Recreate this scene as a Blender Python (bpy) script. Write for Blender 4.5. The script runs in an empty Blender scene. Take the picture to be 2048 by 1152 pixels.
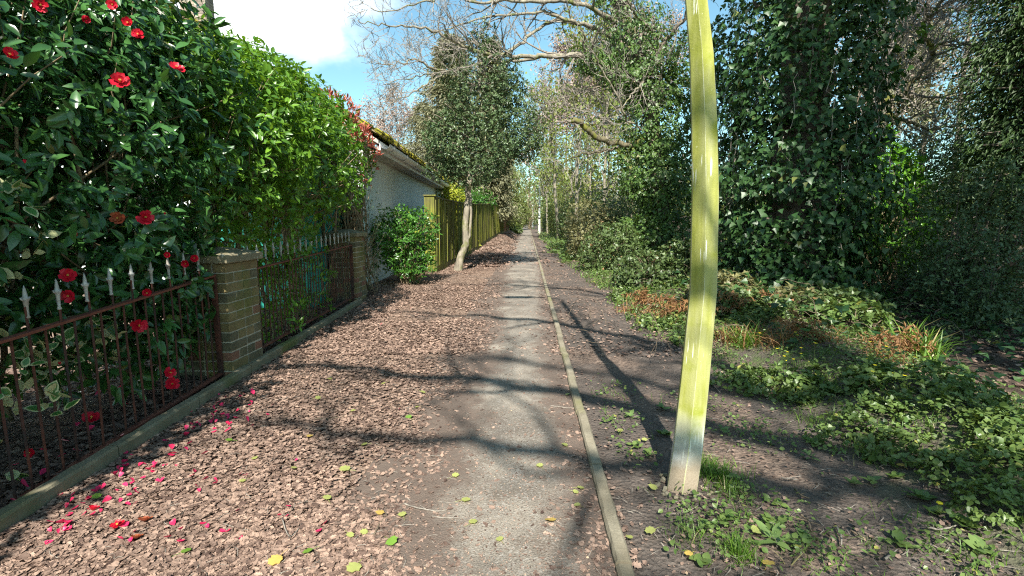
import bpy, math, random
import numpy as np
from mathutils import Vector, Matrix
R_ = math.radians
rng = np.random.default_rng(11)
random.seed(11)
scene = bpy.context.scene
COL = scene.collection

# ------------------------------------------------------------------ camera, light, exposure
CAM_H, F_PX = 1.22, 1000.0
PITCH, YAW = R_(7.74), R_(1.77)
cd = bpy.data.cameras.new('camera')
cd.sensor_width = 36.0
cd.lens = F_PX / 2048 * 36.0
cd.clip_start, cd.clip_end = 0.05, 1000
cam = bpy.data.objects.new('camera', cd)
COL.objects.link(cam)
cam.location = (0, 0, CAM_H)
cam.rotation_euler = (math.pi / 2 - PITCH, 0, YAW)
scene.camera = cam
SUN_ELEV = 44.0
SUN_AZ = 0.0            # degrees; 0 = light travels straight up the path
sun = bpy.data.lights.new('sun', 'SUN')
sun.energy, sun.angle, sun.color = 5.0, R_(0.53), (1.0, 0.95, 0.86)
so = bpy.data.objects.new('sun', sun)
COL.objects.link(so)
so.rotation_euler = (R_(90 - SUN_ELEV), 0, R_(SUN_AZ))
world = bpy.data.worlds.new('World')
scene.world = world
world.use_nodes = True
wn, wl = world.node_tree.nodes, world.node_tree.links
wn.clear()
w_out = wn.new('ShaderNodeOutputWorld')
w_bg = wn.new('ShaderNodeBackground')
w_bg.inputs['Strength'].default_value = 0.078
sky = wn.new('ShaderNodeTexSky')
sky.sky_type = 'NISHITA'
sky.sun_disc = False
sky.sun_elevation = R_(SUN_ELEV)
sky.sun_rotation = R_(180)
sky.air_density, sky.dust_density, sky.ozone_density = 1.0, 0.6, 1.0
# clouds: noise on the sky direction, flattened towards the horizon
tc = wn.new('ShaderNodeTexCoord')
mp = wn.new('ShaderNodeMapping')
mp.inputs['Scale'].default_value = (1.0, 1.0, 1.7)
mp.inputs['Location'].default_value = (0.35, 0.1, 0.0)
nz = wn.new('ShaderNodeTexNoise')
nz.inputs['Scale'].default_value = 2.1
nz.inputs['Detail'].default_value = 7
nz.inputs['Roughness'].default_value = 0.52
# a bank of cumulus high above the houses
dot = wn.new('ShaderNodeVectorMath'); dot.operation = 'DISTANCE'
dot.inputs[1].default_value = Vector((-0.54, 0.76, 0.50)).normalized()
mrd = wn.new('ShaderNodeMapRange')
mrd.inputs['From Min'].default_value, mrd.inputs['From Max'].default_value = 0.06, 0.44
mrd.inputs['To Min'].default_value, mrd.inputs['To Max'].default_value = 0.40, 0.0
mrd.clamp = True
addn = wn.new('ShaderNodeMath'); addn.operation = 'ADD'
ramp = wn.new('ShaderNodeMapRange'); ramp.interpolation_type = 'SMOOTHSTEP'
ramp.inputs['From Min'].default_value, ramp.inputs['From Max'].default_value = 0.60, 0.76
mixc = wn.new('ShaderNodeMix'); mixc.data_type = 'RGBA'
mixc.inputs['B'].default_value = (12, 12.3, 12.7, 1)
wl.new(tc.outputs['Generated'], mp.inputs['Vector'])
wl.new(mp.outputs['Vector'], nz.inputs['Vector'])
wl.new(tc.outputs['Generated'], dot.inputs[0])
wl.new(dot.outputs['Value'], mrd.inputs['Value'])
wl.new(nz.outputs['Fac'], addn.inputs[0])
wl.new(mrd.outputs['Result'], addn.inputs[1])
wl.new(addn.outputs[0], ramp.inputs['Value'])
wl.new(ramp.outputs['Result'], mixc.inputs['Factor'])
tint = wn.new('ShaderNodeMix'); tint.data_type = 'RGBA'; tint.blend_type = 'MULTIPLY'; tint.inputs['Factor'].default_value = 1.0
tint.inputs['B'].default_value = (1.08, 1.42, 1.27, 1)
wl.new(sky.outputs['Color'], tint.inputs['A'])
wl.new(tint.outputs['Result'], mixc.inputs['A'])
wl.new(mixc.outputs['Result'], w_bg.inputs['Color'])
wl.new(w_bg.outputs[0], w_out.inputs['Surface'])
vs = scene.view_settings
vs.view_transform, vs.look, vs.exposure, vs.gamma = 'Standard', 'None', 1.12, 1.0
vs.use_curve_mapping = False
scene.cycles.max_bounces = 6
scene.cycles.transparent_max_bounces = 6
scene.cycles.use_denoising = False
scene.cycles.filter_width = 1.15

# ------------------------------------------------------------------ pixel of the survey photo -> place
_rot = np.array(cam.rotation_euler.to_matrix())
_eye = np.array((0, 0, CAM_H))
def ray(px, py):
    return _rot @ np.array(((px - 1024) / F_PX, -(py - 576) / F_PX, -1.0))
def G(px, py, z=0.0):
    d = ray(px, py); return _eye + d * ((z - CAM_H) / d[2])
def P(px, py, Y):
    d = ray(px, py); return _eye + d * (Y / d[1])
def proj(p):
    q = (np.asarray(p) - _eye) @ _rot
    w = np.maximum(-q[..., 2], 1e-6)
    return 1024 + F_PX * q[..., 0] / w, 576 - F_PX * q[..., 1] / w, -q[..., 2]
def nrm(v):
    v = np.asarray(v, float)
    return v / np.maximum(np.linalg.norm(v, axis=-1, keepdims=True), 1e-9)
def sstep(a, b, x):
    t = np.clip((np.asarray(x, float) - a) / (b - a), 0, 1); return t * t * (3 - 2 * t)

# ------------------------------------------------------------------ mesh builder
class MB:
    def __init__(self):
        self.v, self.f, self.r, self.m, self.n = [], [], [], [], 0
    def add(self, verts, faces, rnd=0.5, mi=0):
        verts = np.asarray(verts, float).reshape(-1, 3)
        faces = np.asarray(faces, np.int64)
        self.v.append(verts)
        self.f.append(faces + self.n)
        self.r.append(np.broadcast_to(np.asarray(rnd, float), (len(verts),)))
        self.m.append(np.full(len(faces), mi))
        self.n += len(verts)
    def build(self, name, mats, parent=None, smooth=False, off=None):
        if not isinstance(mats, (list, tuple)): mats = [mats]
        v = np.concatenate(self.v)
        base = np.array(origin(parent)) if off is None else np.array(off)
        v = v - base
        me = bpy.data.meshes.new(name)
        lo = np.concatenate([f.reshape(-1) for f in self.f])
        cnt = np.concatenate([np.full(len(f), f.shape[1]) for f in self.f])
        me.vertices.add(len(v)); me.vertices.foreach_set('co', v.astype(np.float32).ravel())
        me.loops.add(len(lo)); me.loops.foreach_set('vertex_index', lo.astype(np.int32))
        me.polygons.add(len(cnt))
        me.polygons.foreach_set('loop_start', np.concatenate(([0], np.cumsum(cnt)[:-1])).astype(np.int32))
        me.polygons.foreach_set('material_index', np.concatenate(self.m).astype(np.int32))
        me.polygons.foreach_set('use_smooth', np.full(len(cnt), smooth))
        a = me.attributes.new('rnd', 'FLOAT', 'POINT')
        a.data.foreach_set('value', np.concatenate(self.r).astype(np.float32))
        me.update(calc_edges=True)
        me.validate()
        for m in mats: me.materials.append(m)
        o = bpy.data.objects.new(name, me)
        COL.objects.link(o)
        if parent is not None: o.parent = parent
        return o
def origin(o):
    p = Vector((0, 0, 0))
    while o is not None:
        p += o.location; o = o.parent
    return p
def tag(o, label=None, cat=None, group=None, kind=None):
    if label: o['label'] = label
    if cat: o['category'] = cat
    if group: o['group'] = group
    if kind: o['kind'] = kind
    return o
def thing(name, loc, label, cat, group=None):
    o = bpy.data.objects.new(name, None)
    o.empty_display_size = 0.1
    COL.objects.link(o); o.location = tuple(float(c) for c in loc)
    return tag(o, label, cat, group)
def inst(name, me, parent, loc, M=None):
    o = bpy.data.objects.new(name, me); COL.objects.link(o)
    b = origin(parent)
    if parent is not None: o.parent = parent
    m4 = (M or Matrix.Identity(3)).to_4x4()
    m4.translation = Vector(tuple(float(c) for c in loc)) - b
    o.matrix_local = m4
    return o

BOXF = np.array([[0, 3, 2, 1], [4, 5, 6, 7], [0, 1, 5, 4], [1, 2, 6, 5], [2, 3, 7, 6], [3, 0, 4, 7]])
def box(mb, c, u, v, w, rnd=0.5, mi=0):
    """box centred at c with half vectors u, v, w"""
    c, u, v, w = (np.asarray(t, float) for t in (c, u, v, w))
    V = [c - u - v - w, c + u - v - w, c + u + v - w, c - u + v - w, c - u - v + w, c + u - v + w, c + u + v + w, c - u + v + w]
    mb.add(V, BOXF, rnd, mi)
def abox(mb, lo, hi, rnd=0.5, mi=0):
    lo, hi = np.array(lo, float), np.array(hi, float); h = (hi - lo) / 2
    box(mb, (lo + hi) / 2, (h[0], 0, 0), (0, h[1], 0), (0, 0, h[2]), rnd, mi)
def bevbox(mb, c, u, v, w, b, rnd=0.5, mi=0):
    """box with chamfered edges (24 verts); u, v, w half vectors"""
    c, u, v, w = (np.asarray(t, float) for t in (c, u, v, w))
    ax = [u, v, w]; L = [np.linalg.norm(t) for t in ax]; e = [t / l for t, l in zip(ax, L)]
    vs_, idx = [], {}
    for s in np.ndindex(2, 2, 2):
        sg = [1 if t else -1 for t in s]
        for k in range(3):
            p = c.copy()
            for j in range(3): p = p + e[j] * sg[j] * (L[j] - (0 if j == k else b))
            idx[(s, k)] = len(vs_); vs_.append(p)
    q, t3 = [], []
    for k in range(3):
        i, j = [a for a in range(3) if a != k]
        for sk in (0, 1):
            loop = []
            for si, sj in ((0, 0), (1, 0), (1, 1), (0, 1)):
                s = [0, 0, 0]; s[k], s[i], s[j] = sk, si, sj
                loop.append(idx[(tuple(s), k)])
            q.append(loop if (sk == 1) == ((i, j) != (0, 2)) else loop[::-1])
    for k in range(3):           # edges along axis k
        i, j = [a for a in range(3) if a != k]
        for si in (0, 1):
            for sj in (0, 1):
                s0 = [0, 0, 0]; s1 = [0, 0, 0]
                s0[i] = s1[i] = si; s0[j] = s1[j] = sj; s1[k] = 1
                q.append([idx[(tuple(s0), i)], idx[(tuple(s1), i)], idx[(tuple(s1), j)], idx[(tuple(s0), j)]])
    for s in np.ndindex(2, 2, 2): t3.append([idx[(s, 0)], idx[(s, 1)], idx[(s, 2)]])
    n0 = mb.n
    mb.add(vs_, q, rnd, mi)
    mb.f.append(np.array(t3) + n0); mb.m.append(np.full(8, mi))
def tube(mb, pts, rad, n=6, rnd=0.5, mi=0, cap=True):
    pts = np.asarray(pts, float); k = len(pts)
    rad = np.broadcast_to(np.asarray(rad, float), (k,))
    t = nrm(np.gradient(pts, axis=0))
    a = np.cross(t[0], (0, 0, 1.0)); 
    if np.linalg.norm(a) < 0.1: a = np.cross(t[0], (1.0, 0, 0))
    a = nrm(a); ang = np.arange(n) * 2 * math.pi / n
    V = np.empty((k, n, 3)); ca, sa = np.cos(ang)[:, None], np.sin(ang)[:, None]
    for i in range(k):
        a = nrm(a - t[i] * np.dot(a, t[i])); b = np.cross(t[i], a)
        V[i] = pts[i] + rad[i] * (ca * a + sa * b)
    i = np.arange(k - 1)[:, None] * n; j = np.arange(n)[None]; j2 = (j + 1) % n
    F = np.stack([i + j, i + j2, i + n + j2, i + n + j], -1).reshape(-1, 4)
    mb.add(V.reshape(-1, 3), F, rnd, mi)
    if cap:
        mb.f.append(np.array([list(range(n))[::-1]]) + mb.n - k * n); mb.m.append(np.array([mi]))
        mb.f.append(np.array([list(range(n))]) + mb.n - n); mb.m.append(np.array([mi]))
def lathe(mb, c, prof, n=8, rnd=0.5, mi=0):
    c = np.asarray(c, float); pts = [c + (0, 0, z) for z, r in prof]
    tube(mb, np.array(pts), [max(r, 1e-4) for z, r in prof], n, rnd, mi)

# ------------------------------------------------------------------ materials
def newmat(name):
    m = bpy.data.materials.new(name); m.use_nodes = True
    nt = m.node_tree; nt.nodes.clear()
    out = nt.nodes.new('ShaderNodeOutputMaterial'); b = nt.nodes.new('ShaderNodeBsdfPrincipled')
    nt.links.new(b.outputs[0], out.inputs['Surface'])
    return m, nt, b, out
def node(nt, t, **kw):
    n = nt.nodes.new(t)
    for k, v in kw.items():
        if k in n.inputs: n.inputs[k].default_value = v
        else: setattr(n, k, v)
    return n
def noise(nt, vec, scale, detail=4, rough=0.55):
    n = node(nt, 'ShaderNodeTexNoise'); n.inputs['Scale'].default_value = scale
    n.inputs['Detail'].default_value = detail; n.inputs['Roughness'].default_value = rough
    if vec is not None: nt.links.new(vec, n.inputs['Vector'])
    return n.outputs['Fac']
def rampn(nt, fac, a, b, lo=0.0, hi=1.0):
    n = node(nt, 'ShaderNodeMapRange'); n.inputs['From Min'].default_value, n.inputs['From Max'].default_value = a, b
    n.inputs['To Min'].default_value, n.inputs['To Max'].default_value = lo, hi
    nt.links.new(fac, n.inputs['Value']); return n.outputs['Result']
def mixn(nt, fac, a, b):
    n = node(nt, 'ShaderNodeMix', data_type='RGBA')
    for s, x in (('Factor', fac), ('A', a), ('B', b)):
        if isinstance(x, (tuple, list)): n.inputs[s].default_value = (*x[:3], 1)
        elif isinstance(x, (int, float)): n.inputs[s].default_value = x
        else: nt.links.new(x, n.inputs[s])
    return n.outputs['Result']
def math_(nt, op, a, b=None):
    n = node(nt, 'ShaderNodeMath', operation=op)
    for i, x in enumerate((a, b)):
        if x is None: continue
        if isinstance(x, (int, float)): n.inputs[i].default_value = x
        else: nt.links.new(x, n.inputs[i])
    return n.outputs[0]
def bump(nt, b, h, strength=0.4, dist=0.01):
    n = node(nt, 'ShaderNodeBump'); n.inputs['Strength'].default_value = strength; n.inputs['Distance'].default_value = dist
    nt.links.new(h, n.inputs['Height']); nt.links.new(n.outputs[0], b.inputs['Normal'])
def wpos(nt):
    return node(nt, 'ShaderNodeNewGeometry').outputs['Position']
def sepxyz(nt, v):
    s = node(nt, 'ShaderNodeSeparateXYZ'); nt.links.new(v, s.inputs[0]); return s.outputs
def leafmat(name, c0, c1, rough=0.4, trans=0.18, spec=0.5, tcol=None, c2=None):
    m, nt, b, out = newmat(name)
    at = node(nt, 'ShaderNodeAttribute', attribute_name='rnd').outputs['Fac']
    col = mixn(nt, at, c0, c1)
    if c2 is not None:                     # a few odd ones (old, yellowed, dead)
        col = mixn(nt, rampn(nt, at, 0.955, 0.965), col, c2)
    ns = noise(nt, wpos(nt), 1.7, 2)
    hs = node(nt, 'ShaderNodeHueSaturation'); nt.links.new(col, hs.inputs['Color'])
    nt.links.new(rampn(nt, ns, 0.25, 0.75, 0.75, 1.25), hs.inputs['Value'])
    col = hs.outputs['Color']
    nt.links.new(col, b.inputs['Base Color'])
    b.inputs['Roughness'].default_value = rough; b.inputs['Specular IOR Level'].default_value = spec
    if trans > 0:
        tr = node(nt, 'ShaderNodeBsdfTranslucent')
        if tcol is None: nt.links.new(mixn(nt, 0.5, col, (c1[0] * 2.2, c1[1] * 2.0, c1[2] * 0.8)), tr.inputs['Color'])
        else: tr.inputs['Color'].default_value = (*tcol, 1)
        mx = node(nt, 'ShaderNodeMixShader'); mx.inputs[0].default_value = trans
        nt.links.new(b.outputs[0], mx.inputs[1]); nt.links.new(tr.outputs[0], mx.inputs[2])
        nt.links.new(mx.outputs[0], out.inputs['Surface'])
    return m
def barkmat(name, c0, c1, moss=None, mossamt=0.0, scale=14):
    m, nt, b, out = newmat(name)
    p = wpos(nt)
    mp_ = node(nt, 'ShaderNodeMapping'); mp_.inputs['Scale'].default_value = (1, 1, 0.35); nt.links.new(p, mp_.inputs[0])
    n1 = noise(nt, mp_.outputs[0], scale, 6, 0.65)
    col = mixn(nt, rampn(nt, n1, 0.35, 0.66), c0, c1)
    if moss is not None:
        n2 = noise(nt, p, 3.5, 4)
        col = mixn(nt, rampn(nt, n2, 0.62 - mossamt * 0.3, 0.72 - mossamt * 0.3), col, moss)
    nt.links.new(col, b.inputs['Base Color']); b.inputs['Roughness'].default_value = 0.9
    bump(nt, b, n1, 0.7, 0.02)
    return m
def roughmat(name, cols, scale=8, rough=0.85, bmp=0.3, bd=0.005, fine=60, spots=None):
    m, nt, b, out = newmat(name)
    p = wpos(nt)
    n1 = noise(nt, p, scale, 5, 0.6); n2 = noise(nt, p, fine, 3, 0.6)
    col = mixn(nt, rampn(nt, n1, 0.35, 0.65), cols[0], cols[1])
    if len(cols) > 2: col = mixn(nt, rampn(nt, noise(nt, p, scale * 0.37, 4), 0.52, 0.68), col, cols[2])
    col = mixn(nt, rampn(nt, n2, 0.3, 0.7, 0.0, 0.35), col, (cols[0][0] * 0.45, cols[0][1] * 0.45, cols[0][2] * 0.45))
    if spots is not None: col = mixn(nt, rampn(nt, noise(nt, p, spots[1], 2), spots[2], spots[2] + 0.03), col, spots[0])
    nt.links.new(col, b.inputs['Base Color']); b.inputs['Roughness'].default_value = rough
    bump(nt, b, n2, bmp, bd)
    return m

M = {}
M['camellia'] = leafmat('camellia_leaf', (0.016, 0.062, 0.018), (0.075, 0.19, 0.045), 0.26, 0.16, 0.6, c2=(0.16, 0.17, 0.03))
M['choisya'] = leafmat('choisya_leaf', (0.04, 0.12, 0.014), (0.16, 0.31, 0.028), 0.36, 0.28, 0.5)
M['photinia_green'] = leafmat('photinia_green', (0.05, 0.11, 0.02), (0.13, 0.18, 0.03), 0.32, 0.2)
M['photinia_red'] = leafmat('photinia_red', (0.42, 0.07, 0.06), (0.52, 0.20, 0.11), 0.32, 0.25, tcol=(0.6, 0.12, 0.08))
M['laurel'] = leafmat('laurel_leaf', (0.03, 0.10, 0.018), (0.085, 0.21, 0.025), 0.3, 0.2, c2=(0.3, 0.3, 0.05))
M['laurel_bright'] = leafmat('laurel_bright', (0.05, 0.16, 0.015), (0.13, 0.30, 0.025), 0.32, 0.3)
M['variegated'] = leafmat('variegated_leaf', (0.05, 0.15, 0.03), (0.09, 0.22, 0.05), 0.4, 0.2)
M['cream'] = leafmat('cream_leaf_edge', (0.45, 0.48, 0.24), (0.55, 0.56, 0.32), 0.45, 0.2)
M['holly'] = leafmat('holly_leaf', (0.035, 0.075, 0.03), (0.11, 0.155, 0.06), 0.40, 0.12, 0.4, c2=(0.2, 0.2, 0.07))
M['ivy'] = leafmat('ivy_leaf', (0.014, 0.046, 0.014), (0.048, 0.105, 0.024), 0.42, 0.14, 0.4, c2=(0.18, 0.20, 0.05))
M['ivy_far'] = leafmat('ivy_far_leaf', (0.035, 0.085, 0.02), (0.12, 0.20, 0.04), 0.45, 0.18, c2=(0.2, 0.2, 0.06))
M['conifer'] = leafmat('conifer_spray', (0.11, 0.12, 0.07), (0.25, 0.24, 0.13), 0.6, 0.15)
M['conifer_dark'] = leafmat('cypress_spray', (0.02, 0.05, 0.014), (0.07, 0.125, 0.025), 0.55, 0.2, c2=(0.14, 0.11, 0.03))
M['golden'] = leafmat('golden_conifer_leaf', (0.20, 0.24, 0.02), (0.34, 0.36, 0.03), 0.5, 0.25)
M['bramble'] = leafmat('bramble_leaf', (0.045, 0.08, 0.025), (0.125, 0.175, 0.055), 0.45, 0.18, c2=(0.25, 0.13, 0.06))
M['bramble_brown'] = leafmat('bramble_brown_leaf', (0.09, 0.10, 0.04), (0.24, 0.22, 0.09), 0.5, 0.16, c2=(0.3, 0.17, 0.09))
M['weed'] = leafmat('weed_leaf', (0.06, 0.115, 0.025), (0.15, 0.21, 0.055), 0.42, 0.2, c2=(0.3, 0.3, 0.07))
M['weed_pale'] = leafmat('dock_leaf', (0.09, 0.16, 0.045), (0.16, 0.23, 0.07), 0.45, 0.2)
M['grass'] = leafmat('grass_blade', (0.06, 0.14, 0.015), (0.15, 0.26, 0.035), 0.45, 0.3, c2=(0.35, 0.3, 0.13))
M['spring'] = leafmat('spring_leaf', (0.09, 0.14, 0.025), (0.22, 0.25, 0.05), 0.45, 0.3, c2=(0.3, 0.2, 0.1))
M['far_green'] = leafmat('far_leaf', (0.08, 0.12, 0.03), (0.20, 0.23, 0.06), 0.5, 0.2)
M['far_twig'] = leafmat('far_twig', (0.22, 0.16, 0.13), (0.38, 0.29, 0.24), 0.9, 0.0)
M['fern_dry'] = leafmat('dry_fern_frond', (0.16, 0.075, 0.03), (0.34, 0.19, 0.08), 0.7, 0.2)
M['litter'] = leafmat('litter_leaf', (0.072, 0.044, 0.035), (0.39, 0.27, 0.205), 0.75, 0.06, 0.25, tcol=(0.2, 0.1, 0.05), c2=(0.46, 0.33, 0.22))
M['fallen'] = leafmat('fallen_yellow_leaf', (0.27, 0.32, 0.08), (0.44, 0.44, 0.15), 0.5, 0.2)
M['fallen_gold'] = leafmat('fallen_gold_leaf', (0.48, 0.31, 0.06), (0.56, 0.43, 0.13), 0.5, 0.2)
M['fallen_green'] = leafmat('fallen_green_leaf', (0.13, 0.26, 0.04), (0.20, 0.34, 0.05), 0.4, 0.2)
M['petal'] = leafmat('camellia_petal', (0.50, 0.006, 0.022), (0.66, 0.018, 0.05), 0.42, 0.22, 0.4, tcol=(0.7, 0.02, 0.05))
M['petal_fallen'] = leafmat('fallen_camellia_petal', (0.60, 0.012, 0.06), (0.78, 0.05, 0.17), 0.42, 0.22, 0.4, tcol=(0.8, 0.04, 0.12))
M['petal_old'] = leafmat('faded_petal', (0.30, 0.05, 0.02), (0.36, 0.11, 0.04), 0.6, 0.15, tcol=(0.4, 0.1, 0.04))
M['stamen'] = leafmat('stamen', (0.65, 0.42, 0.06), (0.75, 0.55, 0.12), 0.6, 0.0)
M['flower_yellow'] = leafmat('yellow_flower', (0.75, 0.6, 0.02), (0.8, 0.7, 0.03), 0.6, 0.1)
M['bark'] = barkmat('grey_bark', (0.10, 0.08, 0.06), (0.24, 0.20, 0.15), (0.12, 0.13, 0.03), 0.25)
M['bark_pale'] = barkmat('pale_bark', (0.14, 0.12, 0.09), (0.33, 0.29, 0.215), (0.13, 0.14, 0.04), 0.3)
M['bark_moss'] = barkmat('mossy_bark', (0.10, 0.085, 0.05), (0.20, 0.17, 0.10), (0.13, 0.135, 0.02), 0.42)
M['bark_dark'] = barkmat('dark_bark', (0.05, 0.04, 0.03), (0.13, 0.105, 0.08), (0.09, 0.10, 0.02), 0.2)
M['twig'] = barkmat('twig_bark', (0.14, 0.12, 0.10), (0.34, 0.30, 0.25), None, 0, 30)
M['twig_dark'] = barkmat('dark_twig', (0.10, 0.075, 0.05), (0.22, 0.165, 0.11), None, 0, 30)
M['stem_brown'] = barkmat('shrub_stem', (0.14, 0.10, 0.055), (0.30, 0.235, 0.14), None, 0, 30)
M['concrete'] = roughmat('edging_concrete', ((0.20, 0.17, 0.115), (0.33, 0.29, 0.21), (0.20, 0.19, 0.08)), 5, 0.9, 0.5, 0.004, 120)
M['concrete_moss'] = roughmat('garden_edging_concrete', ((0.17, 0.15, 0.09), (0.27, 0.24, 0.16), (0.12, 0.14, 0.035)), 5, 0.9, 0.5, 0.004, 100)
M['capstone'] = roughmat('capstone_concrete', ((0.17, 0.145, 0.085), (0.26, 0.225, 0.14), (0.15, 0.15, 0.05)), 6, 0.9, 0.5, 0.004, 90, ((0.5, 0.47, 0.38), 40, 0.66))
M['mortar'] = roughmat('mortar', ((0.36, 0.34, 0.26), (0.50, 0.47, 0.37), (0.30, 0.31, 0.15)), 8, 0.95, 0.5, 0.003, 140)
for i, (a, b_) in enumerate((((0.16, 0.125, 0.05), (0.25, 0.195, 0.085)), ((0.13, 0.11, 0.045), (0.22, 0.175, 0.075)), ((0.18, 0.13, 0.055), (0.26, 0.20, 0.095)), ((0.10, 0.092, 0.052), (0.165, 0.145, 0.085)), ((0.19, 0.085, 0.055), (0.26, 0.13, 0.08)))):
    M['brick%d' % i] = roughmat('yellow_stock_brick_%d' % i if i < 4 else 'red_brick', (a, b_, (0.14, 0.145, 0.03)), 7, 0.9, 0.6, 0.004, 130)
for i, (a, b_) in enumerate((((0.26, 0.19, 0.14), (0.36, 0.28, 0.22)), ((0.20, 0.15, 0.12), (0.30, 0.24, 0.20)), ((0.31, 0.23, 0.16), (0.40, 0.32, 0.25)))):
    M['chim%d' % i] = roughmat('chimney_brick_%d' % i, (a, b_), 6, 0.9, 0.4, 0.004, 60)
M['iron'] = roughmat('rusty_iron', ((0.035, 0.016, 0.012), (0.15, 0.042, 0.022), (0.02, 0.018, 0.018)), 9, 0.75, 0.5, 0.002, 160)
M['iron_red'] = roughmat('red_rust_rail', ((0.16, 0.042, 0.022), (0.23, 0.075, 0.042), (0.09, 0.03, 0.02)), 9, 0.8, 0.5, 0.002, 160)
M['white_paint'] = roughmat('white_painted_finial', ((0.36, 0.36, 0.33), (0.52, 0.52, 0.48), (0.24, 0.19, 0.14)), 25, 0.55, 0.2, 0.001, 90)
M['render'] = roughmat('white_render_wall', ((0.70, 0.77, 0.76), (0.78, 0.83, 0.82), (0.64, 0.70, 0.67)), 1.6, 0.9, 0.35, 0.004, 70)
M['pvc'] = roughmat('white_gutter_plastic', ((0.76, 0.76, 0.76), (0.84, 0.84, 0.83), (0.66, 0.67, 0.63)), 3, 0.4, 0.1, 0.001, 30)
M['soffit'] = roughmat('weathered_soffit', ((0.34, 0.32, 0.28), (0.45, 0.43, 0.38)), 3, 0.7, 0.2, 0.002, 40)
M['tile'] = roughmat('mossy_roof_tile', ((0.16, 0.115, 0.07), (0.24, 0.18, 0.11), (0.20, 0.17, 0.03)), 3, 0.95, 0.5, 0.01, 30)
M['moss'] = roughmat('roof_moss', ((0.22, 0.20, 0.012), (0.40, 0.35, 0.02), (0.14, 0.13, 0.01)), 6, 1.0, 0.9, 0.02, 40)
M['teal'] = roughmat('teal_paint', ((0.015, 0.30, 0.22), (0.03, 0.40, 0.30), (0.02, 0.22, 0.17)), 4, 0.55, 0.2, 0.002, 60)
M['felt'] = roughmat('roof_felt', ((0.10, 0.10, 0.10), (0.16, 0.16, 0.155)), 5, 0.9, 0.4, 0.004, 60)
M['glass'] = roughmat('dark_window_pane', ((0.02, 0.03, 0.03), (0.05, 0.06, 0.06)), 2, 0.08, 0.0, 0.001, 10)
M['brown_fence'] = roughmat('brown_fence_board', ((0.24, 0.12, 0.055), (0.34, 0.19, 0.09)), 4, 0.85, 0.4, 0.004, 50)
M['lamp_white'] = roughmat('white_lamp_post', ((0.62, 0.62, 0.55), (0.78, 0.77, 0.70), (0.55, 0.56, 0.35)), 1.5, 0.7, 0.2, 0.003, 40)
M['lamp_metal'] = roughmat('lantern_metal', ((0.18, 0.18, 0.18), (0.28, 0.28, 0.28)), 6, 0.5, 0.2, 0.002, 60)
M['birch'] = barkmat('birch_bark', (0.50, 0.47, 0.42), (0.72, 0.70, 0.65), (0.05, 0.045, 0.04), 0.1, 5)
M['stone'] = roughmat('small_stone', ((0.30, 0.27, 0.22), (0.42, 0.39, 0.33)), 20, 0.9, 0.4, 0.003, 120)

def fenceboard(name, alg):
    m, nt, b, out = newmat(name)
    p = wpos(nt); mp_ = node(nt, 'ShaderNodeMapping'); mp_.inputs['Scale'].default_value = (1, 1, 0.05); nt.links.new(p, mp_.inputs[0])
    g = noise(nt, mp_.outputs[0], 45, 5, 0.65)
    col = mixn(nt, rampn(nt, g, 0.3, 0.7), (0.05, 0.045, 0.018), (0.16, 0.14, 0.05))
    n2 = noise(nt, p, 1.6, 4)
    col = mixn(nt, rampn(nt, n2, 0.5 - alg, 0.66 - alg), col, mixn(nt, rampn(nt, g, 0.3, 0.7), (0.05, 0.06, 0.008), (0.24, 0.245, 0.032)))
    nt.links.new(col, b.inputs['Base Color']); b.inputs['Roughness'].default_value = 0.9
    bump(nt, b, g, 0.5, 0.006)
    return m
M['board0'], M['board1'], M['board2'] = (fenceboard('algae_fence_board_%d' % i, a) for i, a in enumerate((0.04, 0.13, 0.22)))

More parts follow.
